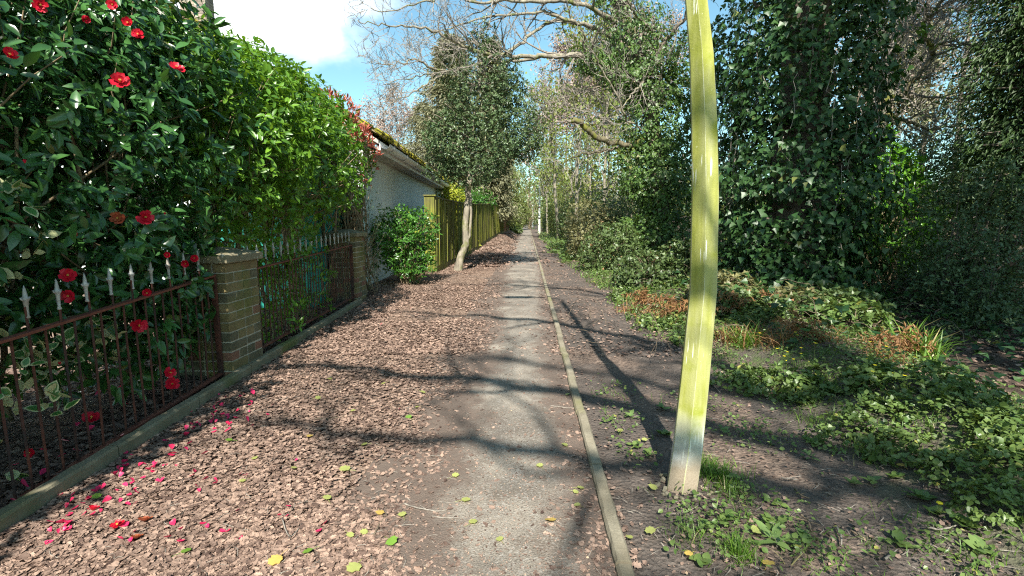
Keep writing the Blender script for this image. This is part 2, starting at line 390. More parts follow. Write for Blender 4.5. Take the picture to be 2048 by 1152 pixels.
def column_mat():
    """concrete lamp column overgrown with yellow-green algae, bare near the foot"""
    m, nt, b, out = newmat('algae_covered_column')
    p = wpos(nt); s = sepxyz(nt, p); z = s['Z']
    mp_ = node(nt, 'ShaderNodeMapping'); mp_.inputs['Scale'].default_value = (1, 1, 0.12); nt.links.new(p, mp_.inputs[0])
    streak = noise(nt, mp_.outputs[0], 30, 5, 0.6); blot = noise(nt, p, 6, 4); fine = noise(nt, p, 120, 3)
    alg = mixn(nt, rampn(nt, streak, 0.35, 0.68), (0.245, 0.26, 0.045), (0.38, 0.385, 0.105))
    alg = mixn(nt, rampn(nt, noise(nt, mp_.outputs[0], 11, 4, 0.6), 0.5, 0.7, 0.0, 0.75), alg, (0.40, 0.40, 0.19))
    alg = mixn(nt, rampn(nt, blot, 0.55, 0.72), alg, (0.25, 0.28, 0.03))
    bare = mixn(nt, rampn(nt, blot, 0.42, 0.62), mixn(nt, fine, (0.34, 0.33, 0.27), (0.52, 0.50, 0.43)), mixn(nt, fine, (0.58, 0.58, 0.54), (0.82, 0.82, 0.79)))
    dirt = mixn(nt, fine, (0.24, 0.19, 0.13), (0.42, 0.35, 0.26))
    zz = math_(nt, 'ADD', z, math_(nt, 'MULTIPLY', math_(nt, 'SUBTRACT', blot, 0.5), 0.35))
    zd = math_(nt, 'ADD', z, math_(nt, 'MULTIPLY', math_(nt, 'SUBTRACT', blot, 0.5), 0.12))
    col = mixn(nt, rampn(nt, zz, 0.20, 0.42), bare, alg)
    # long scratches that bare the paint
    mp2 = node(nt, 'ShaderNodeMapping'); mp2.inputs['Scale'].default_value = (1, 1, 0.07); nt.links.new(p, mp2.inputs[0])
    sc = noise(nt, mp2.outputs[0], 75, 2, 0.5)
    msk = math_(nt, 'MULTIPLY', rampn(nt, sc, 0.63, 0.66), rampn(nt, noise(nt, p, 3.2, 2), 0.47, 0.58))
    col = mixn(nt, msk, col, (0.80, 0.81, 0.72))
    col = mixn(nt, rampn(nt, fine, 0.68, 0.76, 0.0, 0.6), col, (0.70, 0.70, 0.52))
    col = mixn(nt, rampn(nt, zd, 0.10, 0.17), dirt, col)
    nt.links.new(col, b.inputs['Base Color']); b.inputs['Roughness'].default_value = 0.9; b.inputs['Specular IOR Level'].default_value = 0.25
    bump(nt, b, math_(nt, 'ADD', fine, streak), 0.35, 0.003)
    return m
M['column'] = column_mat()
M['column_edge'] = roughmat('chipped_column_edge', ((0.36, 0.37, 0.13), (0.54, 0.54, 0.36), (0.30, 0.32, 0.07)), 11, 0.9, 0.3, 0.002, 90)

# ------------------------------------------------------------------ terrain
KX = 0.338                      # path edging runs along x = KX
FENCE_A, FENCE_B = np.array((-2.12, 11.55)), np.array((-1.58, 33.0))
_ph = rng.uniform(0, 6.28, (8,)); _kd = rng.normal(0, 1, (8, 2))
def rough2(x, y, s):
    t = 0
    for i in range(8): t = t + np.sin((_kd[i, 0] * x + _kd[i, 1] * y) * s * (1 + 0.23 * i) + _ph[i])
    return t / 4.0
def H(x, y):
    x, y = np.asarray(x, float), np.asarray(y, float)
    z = 0.36 * sstep(13, 31, y) * sstep(-0.75, -1.5, x)
    z = z + 0.10 * sstep(1.6, 2.6, x) * sstep(-3, 3, y) - 0.22 * sstep(3.0, 3.7, x) * sstep(9, 5, y)
    off = sstep(0.45, 0.9, np.abs(x + 0.1))
    z = z + off * (0.012 * rough2(x, y, 2.2) + 0.006 * rough2(x + 9, y, 9.0))
    bx = 2.25 + 0.14 * (y - 2.5); z = z + 0.13 * np.exp(-((x - bx) / 0.32) ** 2) * sstep(9, 6, y) * sstep(0.3, 1.2, y)
    z = z + 0.5 * sstep(45, 110, y) * 1.0 + 1.5 * sstep(6, 30, np.abs(x)) * sstep(30, 80, y)
    return z
def gz(p):
    return np.array((p[0], p[1], float(H(p[0], p[1]))))
def sheet(name, xs, ys, zf, mats, kind='structure'):
    X, Y = np.meshgrid(xs, ys); Z = zf(X, Y)
    V = np.stack([X, Y, Z], -1).reshape(-1, 3); n = len(xs)
    i = np.arange(len(ys) - 1)[:, None] * n; j = np.arange(n - 1)[None]
    F = np.stack([i + j, i + j + 1, i + n + j + 1, i + n + j], -1).reshape(-1, 4)
    mb = MB(); mb.add(V, F); o = mb.build(name, mats, smooth=True); o['kind'] = kind
    return o

def ground_mat():
    m, nt, b, out = newmat('soil_and_litter')
    p = wpos(nt); s = sepxyz(nt, p); x, y = s['X'], s['Y']
    nL = noise(nt, p, 1.3, 5); nM = noise(nt, p, 9, 5, 0.65); nF = noise(nt, p, 70, 4, 0.7); nG = noise(nt, p, 260, 2, 0.6)
    vo = node(nt, 'ShaderNodeTexVoronoi'); vo.inputs['Scale'].default_value = 55; vo.inputs['Randomness'].default_value = 1
    nt.links.new(p, vo.inputs['Vector'])
    cr = node(nt, 'ShaderNodeValToRGB'); e = cr.color_ramp.elements
    e[0].position, e[0].color = 0.0, (0.085, 0.054, 0.04, 1); e[1].position, e[1].color = 1.0, (0.38, 0.27, 0.20, 1)
    k = e.new(0.5); k.color = (0.22, 0.15, 0.11, 1)
    sv = sepxyz(nt, vo.outputs['Color']); nt.links.new(sv['X'], cr.inputs[0])
    litter = cr.outputs[0]
    soil = mixn(nt, rampn(nt, nM, 0.35, 0.65), (0.075, 0.058, 0.048), (0.125, 0.10, 0.084))
    soil = mixn(nt, rampn(nt, nF, 0.4, 0.72), soil, (0.16, 0.135, 0.115))
    soil = mixn(nt, rampn(nt, nG, 0.70, 0.78), soil, (0.30, 0.26, 0.20))
    xn = math_(nt, 'ADD', x, math_(nt, 'MULTIPLY', math_(nt, 'SUBTRACT', nL, 0.5), 0.9))
    left = rampn(nt, xn, -0.2, -0.55)
    bare = rampn(nt, noise(nt, p, 0.9, 3), 0.57, 0.64)
    leftc = mixn(nt, math_(nt, 'MULTIPLY', bare, 0.75), litter, soil)
    midlit = math_(nt, 'MULTIPLY', rampn(nt, nL, 0.5, 0.6), 0.55)
    rightc = mixn(nt, midlit, soil, litter)
    green = mixn(nt, nF, (0.035, 0.075, 0.014), (0.10, 0.16, 0.035))
    gm = math_(nt, 'MULTIPLY', rampn(nt, xn, 1.5, 2.1), rampn(nt, nM, 0.44, 0.6))
    gm = math_(nt, 'MULTIPLY', gm, rampn(nt, x, 2.9, 2.5))
    rightc = mixn(nt, math_(nt, 'MULTIPLY', gm, 0.85), rightc, green)
    wood = mixn(nt, nM, (0.045, 0.032, 0.024), (0.12, 0.085, 0.06))
    rightc = mixn(nt, rampn(nt, xn, 2.6, 3.0), rightc, wood)
    col = mixn(nt, left, rightc, leftc)
    nt.links.new(col, b.inputs['Base Color']); b.inputs['Roughness'].default_value = 0.95
    b.inputs['Specular IOR Level'].default_value = 0.25
    h = math_(nt, 'ADD', math_(nt, 'MULTIPLY', nM, 1.3), math_(nt, 'ADD', nF, math_(nt, 'MULTIPLY', vo.outputs['Distance'], 0.8)))
    bump(nt, b, h, 0.9, 0.016)
    return m
def asphalt_mat():
    m, nt, b, out = newmat('worn_asphalt')
    p = wpos(nt); s = sepxyz(nt, p); x, y = s['X'], s['Y']
    nL = noise(nt, p, 2.0, 5); nM = noise(nt, p, 14, 4, 0.65); nG = noise(nt, p, 190, 3, 0.7)
    vo = node(nt, 'ShaderNodeTexVoronoi'); vo.inputs['Scale'].default_value = 130; nt.links.new(p, vo.inputs['Vector'])
    base = mixn(nt, rampn(nt, nL, 0.32, 0.66), (0.14, 0.122, 0.102), (0.33, 0.287, 0.232))
    base = mixn(nt, rampn(nt, nM, 0.6, 0.72, 0, 0.7), base, (0.30, 0.27, 0.235))
    base = mixn(nt, rampn(nt, nG, 0.30, 0.50, 0.8, 0.0), base, (0.04, 0.034, 0.028))
    base = mixn(nt, rampn(nt, noise(nt, p, 4.5, 5, 0.65), 0.50, 0.66, 0.0, 0.65), base, (0.12, 0.094, 0.072))
    sv = sepxyz(nt, vo.outputs['Color'])
    base = mixn(nt, rampn(nt, sv['X'], 0.80, 0.9, 0.0, 0.45), base, (0.38, 0.35, 0.31))
    soil = mixn(nt, nM, (0.085, 0.064, 0.052), (0.19, 0.145, 0.115))
    soil = mixn(nt, rampn(nt, nG, 0.6, 0.75), soil, (0.28, 0.20, 0.145))
    xn = math_(nt, 'ADD', math_(nt, 'ADD', x, 0.075), math_(nt, 'MULTIPLY', math_(nt, 'SUBTRACT', nL, 0.5), 0.55))
    xa = math_(nt, 'ABSOLUTE', xn)
    xa = math_(nt, 'SUBTRACT', xa, rampn(nt, y, 5.0, 18.0, 0.0, 0.30))
    e = math_(nt, 'ADD', xa, math_(nt, 'MULTIPLY', math_(nt, 'SUBTRACT', nM, 0.5), 0.42))
    col = mixn(nt, rampn(nt, e, 0.12, 0.29), base, soil)
    nt.links.new(col, b.inputs['Base Color']); b.inputs['Roughness'].default_value = 0.9
    b.inputs['Specular IOR Level'].default_value = 0.3
    bump(nt, b, math_(nt, 'ADD', nG, math_(nt, 'MULTIPLY', vo.outputs['Distance'], 0.7)), 0.7, 0.006)
    return m
M['ground'], M['asphalt'] = ground_mat(), asphalt_mat()
def spaced(a, b, n, c, k):
    t = np.sinh(np.linspace(math.asinh((a - c) / k), math.asinh((b - c) / k), n)) * k + c
    return t
sheet('ground', spaced(-160, 160, 200, 0, 1.6), spaced(-40, 320, 260, 3, 2.2), H, M['ground'])
yp = np.concatenate([np.arange(-6, 20, 0.12), np.arange(20, 90, 0.8)])
sheet('path', np.linspace(-0.78, KX - 0.028, 18), yp, lambda x, y: H(x * 0, y) + 0.006 + 0.012 * np.cos(np.clip((x + 0.08) / 0.62, -1, 1) * 1.3), M['asphalt'])

# path edging: concrete kerb stones laid end to end
kerb = bpy.data.objects.new('path_edging', None); COL.objects.link(kerb); tag(kerb, kind='structure')
def edging_stone(mb, y0, y1, x0, x1, w, ztop, seed):
    n = max(3, int((y1 - y0) / 0.05)) if y0 < 12 else 3
    r = np.random.default_rng(seed)
    prof = np.array([(-w / 2, -0.1), (-w / 2, -0.012), (-w * 0.36, 0.0), (w * 0.36, 0.0), (w / 2, -0.012), (w / 2, -0.1)])
    V = []
    for i in range(n):
        t = i / (n - 1); y = y0 + (y1 - y0) * t; x = x0 + (x1 - x0) * t
        j = r.normal(0, 0.0011, prof.shape)
        for k, (a, c) in enumerate(prof): V.append((x + a + j[k, 0], y, ztop + c + j[k, 1]))
    i = np.arange(n - 1)[:, None] * 6; j = np.arange(5)[None]
    F = np.stack([i + j, i + j + 1, i + 7 + j, i + 6 + j], -1).reshape(-1, 4)
    mb.add(V, F); mb.f.append(np.array([[5, 4, 3, 2, 1, 0]])); mb.m.append(np.array([0]))
    mb.f.append(np.array([[0, 1, 2, 3, 4, 5]]) + (n - 1) * 6); mb.m.append(np.array([0]))
y, i = -0.5, 0
while y < 60:
    L = 0.70 if y < 20 else 1.4
    mb = MB(); dx = rng.normal(0, 0.004); dz = rng.normal(0, 0.004)
    edging_stone(mb, y + 0.007, y + L - 0.007, KX + dx, KX + dx + rng.normal(0, 0.003), 0.058, float(H(0, y)) + 0.045 + dz, i)
    mb.build('edging_stone', M['concrete'], kerb)
    y += L; i += 1

# ------------------------------------------------------------------ garden boundary
PIL1 = np.array((-2.235, 3.62)); PIL2 = np.array((-2.50, 7.22))   # near path corner of each pillar
RA = G(-60, 1105); RA = np.array((RA[0], RA[1]))
def boundary(y):               # x of the garden edging line
    return float(np.interp(y, (0.5, RA[1], PIL1[1], PIL2[1]), (-1.95, -2.06, PIL1[0] + 0.02, PIL2[0] + 0.04)))
gk = bpy.data.objects.new('garden_edging', None); COL.objects.link(gk); tag(gk, kind='structure')
y, i = 0.2, 0
while y < PIL2[1]:
    y1 = min(y + 0.72, PIL2[1])
    mb = MB(); edging_stone(mb, y + 0.004, y1 - 0.004, boundary(y), boundary(y1), 0.062, 0.075 + rng.normal(0, 0.004), 200 + i)
    mb.build('edging_stone', M['concrete_moss'], gk); y = y1; i += 1

def brick_pillar(corner, h_courses, label, w=0.44):
    """w-square pillar of pinwheel-bonded bricks; corner = corner nearest the path and the camera"""
    cx, cy = corner[0] - w / 2, corner[1] + w / 2
    root = thing('brick_pillar', (cx, cy, 0), label, 'pillar', 'brick gate pillars of the garden railings')
    L, D, hh, j = (w - 0.01) / 2, 0.1025, 0.065, 0.010
    n_top = h_courses * 0.075
    mb = MB(); abox(mb, (cx - w / 2 + 0.006, cy - w / 2 + 0.006, -0.1), (cx + w / 2 - 0.006, cy + w / 2 - 0.006, n_top)); mb.build('mortar_core', M['mortar'], root)
    var = []
    for k in range(10):
        mats = M['brick%d' % (k % 4 if k < 9 else 4)]
        m2 = MB(); q = lambda: rng.uniform(-0.0015, 0.0015)
        bevbox(m2, (0, 0, 0), (L / 2 + q(), 0, 0), (0, D / 2, 0), (0, 0, hh / 2 + q()), 0.004)
        o = m2.build('brick', mats, None); var.append(o.data); bpy.data.objects.remove(o)
    m2 = MB(); hw = (w - 2 * D - 3 * j) / 2
    bevbox(m2, (0, 0, 0), (hw / 2, 0, 0), (0, D / 2, 0), (0, 0, hh / 2), 0.004)
    hv = []
    for k in range(4):
        o = m2.build('brick', M['brick%d' % k], None); hv.append(o.data); bpy.data.objects.remove(o)
    for c in range(h_courses):
        z = 0.04 + c * 0.075
        for side in range(4):
            ang = side * math.pi / 2; Rz = Matrix.Rotation(ang, 3, 'Z'); full = (side + c) % 2 == 0
            for s in (-1, 1):
                me = (random.choice(var) if rng.random() > 0.06 else var[9]) if full else random.choice(hv)
                if c in (1, 2) and full and s < 0: me = var[9] if rng.random() < 0.6 else me
                lx = s * (L / 2 + j / 2) if full else s * (hw / 2 + j / 2)
                v = Rz @ Vector((lx, -(w / 2 - D / 2) + rng.normal(0, 0.0012), 0))
                inst('brick', me, root, (cx + v.x, cy + v.y, z), Rz @ Matrix.Rotation(rng.normal(0, 0.004), 3, 'Z'))
    # capstone: slab with a shallow four-sided slope
    mb = MB(); o_ = w / 2 + 0.034; z0 = n_top + 0.004
    ring = lambda r, z: [(cx - r, cy - r, z), (cx + r, cy - r, z), (cx + r, cy + r, z), (cx - r, cy + r, z)]
    V = ring(o_ - 0.004, z0) + ring(o_, z0 + 0.006) + ring(o_, z0 + 0.052) + ring(o_ - 0.010, z0 + 0.060) + ring(0.05, z0 + 0.105)
    F = [[3, 2, 1, 0]] + [[a + i, a + (i + 1) % 4, a + 4 + (i + 1) % 4, a + 4 + i] for a in (0, 4, 8, 12) for i in range(4)] + [[16, 17, 18, 19]]
    mb.add(V, F); mb.build('capstone', M['capstone'], root)
    return root
brick_pillar(PIL1, 12, 'nearer yellow brick pillar with flat pyramid cap beside the red camellia')
brick_pillar(PIL2, 13, 'farther yellow brick pillar at the end of the railings, by the laurel shrub', 0.40)

def railing(y0, y1, xoff, label, zr0, zr1, zb0, zb1, pitch):
    xm = lambda y: boundary(y) + xoff
    root = thing('iron_railing', (xm(y0), y0, 0), label, 'railing', 'rusty iron railings of the garden')
    zt = lambda y: zr0 + (zr1 - zr0) * (y - y0) / (y1 - y0)
    zb = lambda y: zb0 + (zb1 - zb0) * (y - y0) / (y1 - y0)
    d = nrm(np.array((xm(y1) - xm(y0), y1 - y0, 0)))
    sd = np.array((-d[1], d[0], 0))
    for nm, zf, mm in (('top_rail', zt, 'iron_red'), ('bottom_rail', zb, 'iron_red')):
        mb = MB()
        ys = np.linspace(y0, y1, 9)
        for a, c in zip(ys[:-1], ys[1:]):
            p, q = np.array((xm(a), a, zf(a))), np.array((xm(c), c, zf(c)))
            e = nrm(q - p)
            box(mb, (p + q) / 2, (q - p) / 2 * 1.001, sd * 0.019, np.cross(sd, e) * 0.006)
        mb.build(nm, M[mm], root)
    y = y0 + 0.04; k = 0
    while y < y1 - 0.03:
        x = xm(y); lng = k % 2 == 0
        ht = zt(y) + (0.115 if lng else -0.006)
        lean = rng.normal(0, 0.004)
        mb = MB(); tube(mb, [(x, y, zb(y)), (x + lean, y, (zb(y) + ht) / 2), (x, y + lean, ht)], 0.0056, 6)
        b = mb.build('bar', M['iron'] , root)
        if lng and rng.random() > 0.06:
            mb = MB(); z = ht - 0.03
            lathe(mb, (x, y, z), [(-0.022, 0.0085), (-0.016, 0.0095), (-0.008, 0.0062), (0.03, 0.0078), (0.052, 0.0098), (0.058, 0.0135), (0.064, 0.0155), (0.070, 0.0135), (0.075, 0.009), (0.088, 0.0082), (0.108, 0.005), (0.124, 0.001)], 8)
            for s in (-1, 1):
                tube(mb, [np.array((x, y, z + 0.058)) + d * s * 0.009, np.array((x, y, z + 0.064)) + d * s * 0.020, np.array((x, y, z + 0.072)) + d * s * 0.024], (0.005, 0.004, 0.002), 5)
            mb.build('finial', M['white_paint'], b, smooth=True)
        y += pitch; k += 1
    for yy in (y0, y1):
        mb = MB(); x = xm(yy); abox(mb, (x - 0.016, yy - 0.012, 0.0), (x + 0.016, yy + 0.012, zt(yy) + 0.01)); mb.build('end_post', M['iron'], root)
    return root
railing(0.9, PIL1[1] - 0.03, -0.10, 'rusty railing with white spear tips in front of the red camellia', 0.66, 0.815, -0.0, 0.07, 0.0825)
railing(PIL1[1] + 0.47, PIL2[1] - 0.03, -0.10, 'rusty railing with white spear tips between the two brick pillars', 0.80, 0.86, 0.10, 0.10, 0.0825)

# ------------------------------------------------------------------ bungalow
HA, HU = np.array((-2.95, 9.1)), nrm(np.array((-0.64, 11.8)))
HN = np.array((-HU[1], HU[0]))            # into the house (away from the path)
HL, HWD, EAVE, OV = 12.0, 11.2, 2.52, 0.34
def hp(u, n, z):
    q = HA + HU * u + HN * n; return np.array((q[0], q[1], z))
u3, n3, z3 = np.array((*HU, 0)), np.array((*HN, 0)), np.array((0, 0, 1.0))
bung = thing('bungalow', hp(0, 0, 0), 'white rendered bungalow with mossy tiled roof and white gutter behind the shrubs', 'house')
def hbox(mb, u0, u1, n0, n1, z0, z1, rnd=0.5):
    box(mb, hp((u0 + u1) / 2, (n0 + n1) / 2, (z0 + z1) / 2), u3 * (u1 - u0) / 2, n3 * (n1 - n0) / 2, z3 * (z1 - z0) / 2, rnd)
mb = MB(); hbox(mb, 0, HL, 0, 0.25, -0.1, EAVE + 0.1); mb.build('side_wall', M['render'], bung)
RP = math.tan(R_(30.5)); RIDGE = HWD / 2
prof = [(0.25, -0.1), (HWD - 0.25, -0.1), (HWD - 0.25, EAVE + 0.12), (RIDGE, EAVE + 0.085 + RP * (RIDGE + OV) - 0.14), (0.25, EAVE + 0.12)]
for ua, ub in ((0.0, 0.25), (HL - 0.25, HL)):
    mb = MB()
    V = [hp(ua, n, z) for n, z in prof] + [hp(ub, n, z) for n, z in prof]
    mb.add(V, [[0, 1, 2, 4], [5, 9, 7, 6]]); mb.f.append(np.array([[2, 3, 4], [7, 9, 8]]) + mb.n - 10); mb.m.append(np.zeros(2, int))
    mb.f.append(np.array([[i, i + 5, (i + 1) % 5 + 5, (i + 1) % 5] for i in range(5)]) + mb.n - 10); mb.m.append(np.zeros(5, int))
    mb.build('gable_wall', M['render'], bung)
mb = MB(); hbox(mb, 0, HL, HWD - 0.25, HWD, -0.1, EAVE + 0.1); mb.build('rear_wall', M['render'], bung)
win = MB()
for (na, nb) in ((1.1, 2.5), (3.6, 5.4)):
    for q0, q1, r0, r1 in ((na, nb, 0.95, 1.0), (na, nb, 2.05, 2.1), (na, na + 0.06, 1.0, 2.05), (nb - 0.06, nb, 1.0, 2.05), ((na + nb) / 2 - 0.03, (na + nb) / 2 + 0.03, 1.0, 2.05)):
        m2 = MB(); hbox(m2, -0.05, -0.004, q0, q1, r0, r1)
        if (q0, r0) == (na, 0.95): wf = m2.build('window', M['pvc'], bung)
        else: m2.build('frame', M['pvc'], wf)
    m2 = MB(); hbox(m2, -0.02, -0.003, na + 0.06, nb - 0.06, 1.0, 2.05); m2.build('pane', M['glass'], wf)
# roof: boards under, then courses of tiles with moss along them
rs = MB()
for sgn in (0, 1):
    n_e = -OV if sgn == 0 else HWD + OV
    z_e = EAVE + 0.085
    a, b_, c, d = hp(-0.25, n_e, z_e), hp(HL + 0.15, n_e, z_e), hp(HL + 0.15, RIDGE, z_e + RP * (RIDGE + OV)), hp(-0.25, RIDGE, z_e + RP * (RIDGE + OV))
    up = np.array((0, 0, -0.07))
    rs.add([a, b_, c, d, a + up, b_ + up, c + up, d + up], BOXF)
roof = rs.build('roof', M['soffit'], bung)
sl = nrm(np.array((HN[0], HN[1], RP)))          # up the slope
nn_ = nrm(np.cross(u3, sl)); nn_ = nn_ if nn_[2] > 0 else -nn_
e0 = hp(-0.25, -OV - 0.03, EAVE + 0.085 - RP * 0.03 + 0.03)
SL = (RIDGE + OV) / math.cos(R_(30.5))
tl, tr = MB(), MB(); nrow = int(SL / 0.30); ncol = int((HL + 0.4) / 0.3)
tile_mesh = []
for k in range(4):
    m2 = MB()
    m_, s_ = u3 * 0.147, sl * 0.19
    box(m2, (0, 0, 0), m_, s_, nn_ * 0.012); bevbox(m2, nn_ * 0.022 + u3 * 0.06, u3 * 0.055, s_ * 0.98, nn_ * 0.018, 0.015)
    o = m2.build('roof_tile', M['tile'], None); tile_mesh.append(o.data); bpy.data.objects.remove(o)
cnt = 0
for r in range(nrow):
    for c in range(ncol):
        q = e0 + u3 * (0.15 + 0.3 * c) + sl * (0.16 + 0.30 * r) + nn_ * (0.045 + 0.02)
        if r < 7 and cnt < 290:
            inst('roof_tile', random.choice(tile_mesh), roof, q, Matrix.Rotation(rng.normal(0, 0.012), 3, Vector(nn_))); cnt += 1
        else:
            box(tl, q, u3 * 0.147, sl * 0.19, nn_ * 0.012); box(tl, q + nn_ * 0.02 + u3 * 0.06, u3 * 0.055, sl * 0.18, nn_ * 0.018)
o = tl.build('roof_tile', M['tile'], roof); tag(o, kind='stuff')
for r in range(nrow):
    for c in range(int((HL + 0.3) / 0.11)):
        if rng.random() < 0.22: continue
        q = e0 + u3 * (0.11 * c + rng.normal(0, 0.03)) + sl * (0.05 + 0.30 * r + rng.normal(0, 0.05)) + nn_ * (0.085 + rng.uniform(-0.01, 0.02))
        s = rng.uniform(0.05, 0.10); A = rng.normal(0, 0.25, 3)
        bevbox(tr, q, u3 * s * 1.1 + A * 0.02, sl * s * 1.2, nn_ * s * 0.5, s * 0.3, rng.random())
o = tr.build('moss_cushion', M['moss'], roof, smooth=True); tag(o, kind='stuff')
mb = MB()
for k in range(int((HL + 0.4) / 0.42)):
    q = hp(-0.05 + 0.42 * k, RIDGE, EAVE + 0.085 + RP * (RIDGE + OV) + 0.07); tube(mb, [q - u3 * 0.205, q + u3 * 0.205], 0.11, 8, 0.5)
mb.build('ridge_tile', M['tile'], roof, smooth=True)
mb = MB(); hbox(mb, -0.2, HL + 0.12, -OV, 0.0, EAVE - 0.125, EAVE - 0.105); mb.build('soffit', M['soffit'], bung)
mb = MB(); hbox(mb, -0.2, HL + 0.12, -OV - 0.022, -OV - 0.002, EAVE - 0.13, EAVE + 0.06); mb.build('fascia', M['pvc'], bung)
gn, gz0, gr = -OV - 0.11, EAVE + 0.01, 0.085
def half_round(mb, u0, u1, r, t=0.006, lo=math.pi, hi=2 * math.pi):
    a = np.linspace(lo, hi, 11)
    ring = [(r * math.cos(x), r * math.sin(x)) for x in a] + [((r - t) * math.cos(x), (r - t) * math.sin(x)) for x in a[::-1]]
    k = len(ring); V = [hp(u, gn + p, gz0 + q) for u in (u0, u1) for p, q in ring]
    mb.add(V, [[i, (i + 1) % k, (i + 1) % k + k, i + k] for i in range(k)])
mb = MB(); half_round(mb, -0.22, HL + 0.14, gr); g = mb.build('gutter', M['pvc'], bung, smooth=False)
for k in range(10):
    u = 0.15 + k * 1.28
    if u > HL: break
    mb = MB(); half_round(mb, u - 0.022, u + 0.022, gr + 0.012, 0.008, math.pi * 0.93, 2 * math.pi * 1.02); mb.build('bracket', M['pvc'], g)
mb = MB(); e = hp(HL - 0.05, gn, gz0 - gr)
tube(mb, [e + (0, 0, 0.02), e - (0, 0, 0.1), hp(HL - 0.05, -0.12, gz0 - gr - 0.30), hp(HL - 0.05, -0.06, gz0 - gr - 0.42), hp(HL - 0.05, -0.06, 0.1)], 0.036, 8)
mb.build('downpipe', M['pvc'], bung, smooth=True)
# chimney on the ridge
chw, chd = 0.66, 0.44; cu = 5.15; cz0 = EAVE + RP * (RIDGE - 0.3) - 0.1; ncs = 32
chb = MB(); hbox(chb, cu - chd / 2 + 0.006, cu + chd / 2 - 0.006, RIDGE - chw / 2 + 0.006, RIDGE + chw / 2 - 0.006, cz0, cz0 + ncs * 0.075)
chim = chb.build('chimney', M['mortar'], bung)
cm = []
for k in range(3):
    m2 = MB(); bevbox(m2, (0, 0, 0), u3 * 0.1, n3 * 0.05, z3 * 0.0325, 0.004); o = m2.build('brick', M['chim%d' % k], None); cm.append(o.data); bpy.data.objects.remove(o)
R90 = Matrix.Rotation(math.pi / 2, 3, 'Z')
for c in range(ncs):
    z = cz0 + 0.04 + c * 0.075
    if c < 6: continue
    for s in (-1, 1):
        for k in range(3):
            n_ = RIDGE + (k - 1) * 0.215 + (0.05 if c % 2 else -0.05) * (k == 1)
            inst('brick', random.choice(cm), chim, hp(cu + s * (chd / 2 - 0.047), n_, z), R90)
        for k in range(2):
            inst('brick', random.choice(cm), chim, hp(cu + (k - 0.5) * 0.215, RIDGE + s * (chw / 2 - 0.047), z))
mb = MB(); hbox(mb, cu - 0.30, cu + 0.30, RIDGE - 0.41, RIDGE + 0.41, cz0 + ncs * 0.075, cz0 + ncs * 0.075 + 0.09); mb.build('coping', M['capstone'], chim)
for s in (-1, 1):
    mb = MB(); lathe(mb, hp(cu, RIDGE + s * 0.17, cz0 + ncs * 0.075 + 0.09), [(0, 0.1), (0.25, 0.085), (0.27, 0.1), (0.31, 0.1)], 10); mb.build('chimney_pot', M['chim0'], chim)

# flat-roofed building beyond
c = P(815, 300, 42)
fb = thing('garage_building', (c[0], c[1], 0), 'low building with pale flat roof edge just above the mossy roof', 'building')
mb = MB(); abox(mb, (c[0] - 3.5, c[1], 0), (c[0] + 1.3, c[1] + 5, c[2] - 0.1)); mb.build('wall', M['render'], fb)
mb = MB(); abox(mb, (c[0] - 3.7, c[1] - 0.3, c[2] - 0.1), (c[0] + 1.6, c[1] + 5.3, c[2] + 0.22)); mb.build('flat_roof', M['soffit'], fb)

# teal shed in the garden
sx0, sx1, sy0, sy1, sh = -4.35, -2.95, 6.6, 8.2, 2.0
shed = thing('garden_shed', ((sx0 + sx1) / 2, sy0, 0), 'small teal painted garden shed half hidden behind the hedge', 'shed')
bmesh_, k = [], 0
m2 = MB(); bevbox(m2, (0, 0, 0), (0.055, 0, 0), (0, 0.009, 0), (0, 0, sh / 2), 0.004); o = m2.build('board', M['teal'], None); bd = o.data; bpy.data.objects.remove(o)
for x in np.arange(sx0 + 0.06, sx1, 0.117): inst('board', bd, shed, (x, sy0 + rng.normal(0, 0.002), sh / 2))
for y in np.arange(sy0 + 0.06, sy1, 0.117): inst('board', bd, shed, (sx1, y, sh / 2), R90)
mb = MB(); abox(mb, (sx0, sy0 + 0.02, 0), (sx1 - 0.02, sy1, sh - 0.01)); mb.build('frame', M['teal'], shed)
mb = MB(); V = [(sx0 - .1, sy0 - .12, sh), (sx1 + .1, sy0 - .12, sh), (sx1 + .1, sy1, sh + .25), (sx0 - .1, sy1, sh + .25)]
mb.add(V + [(a, b_, c_ + 0.04) for a, b_, c_ in V], BOXF); mb.build('roof', M['felt'], shed)

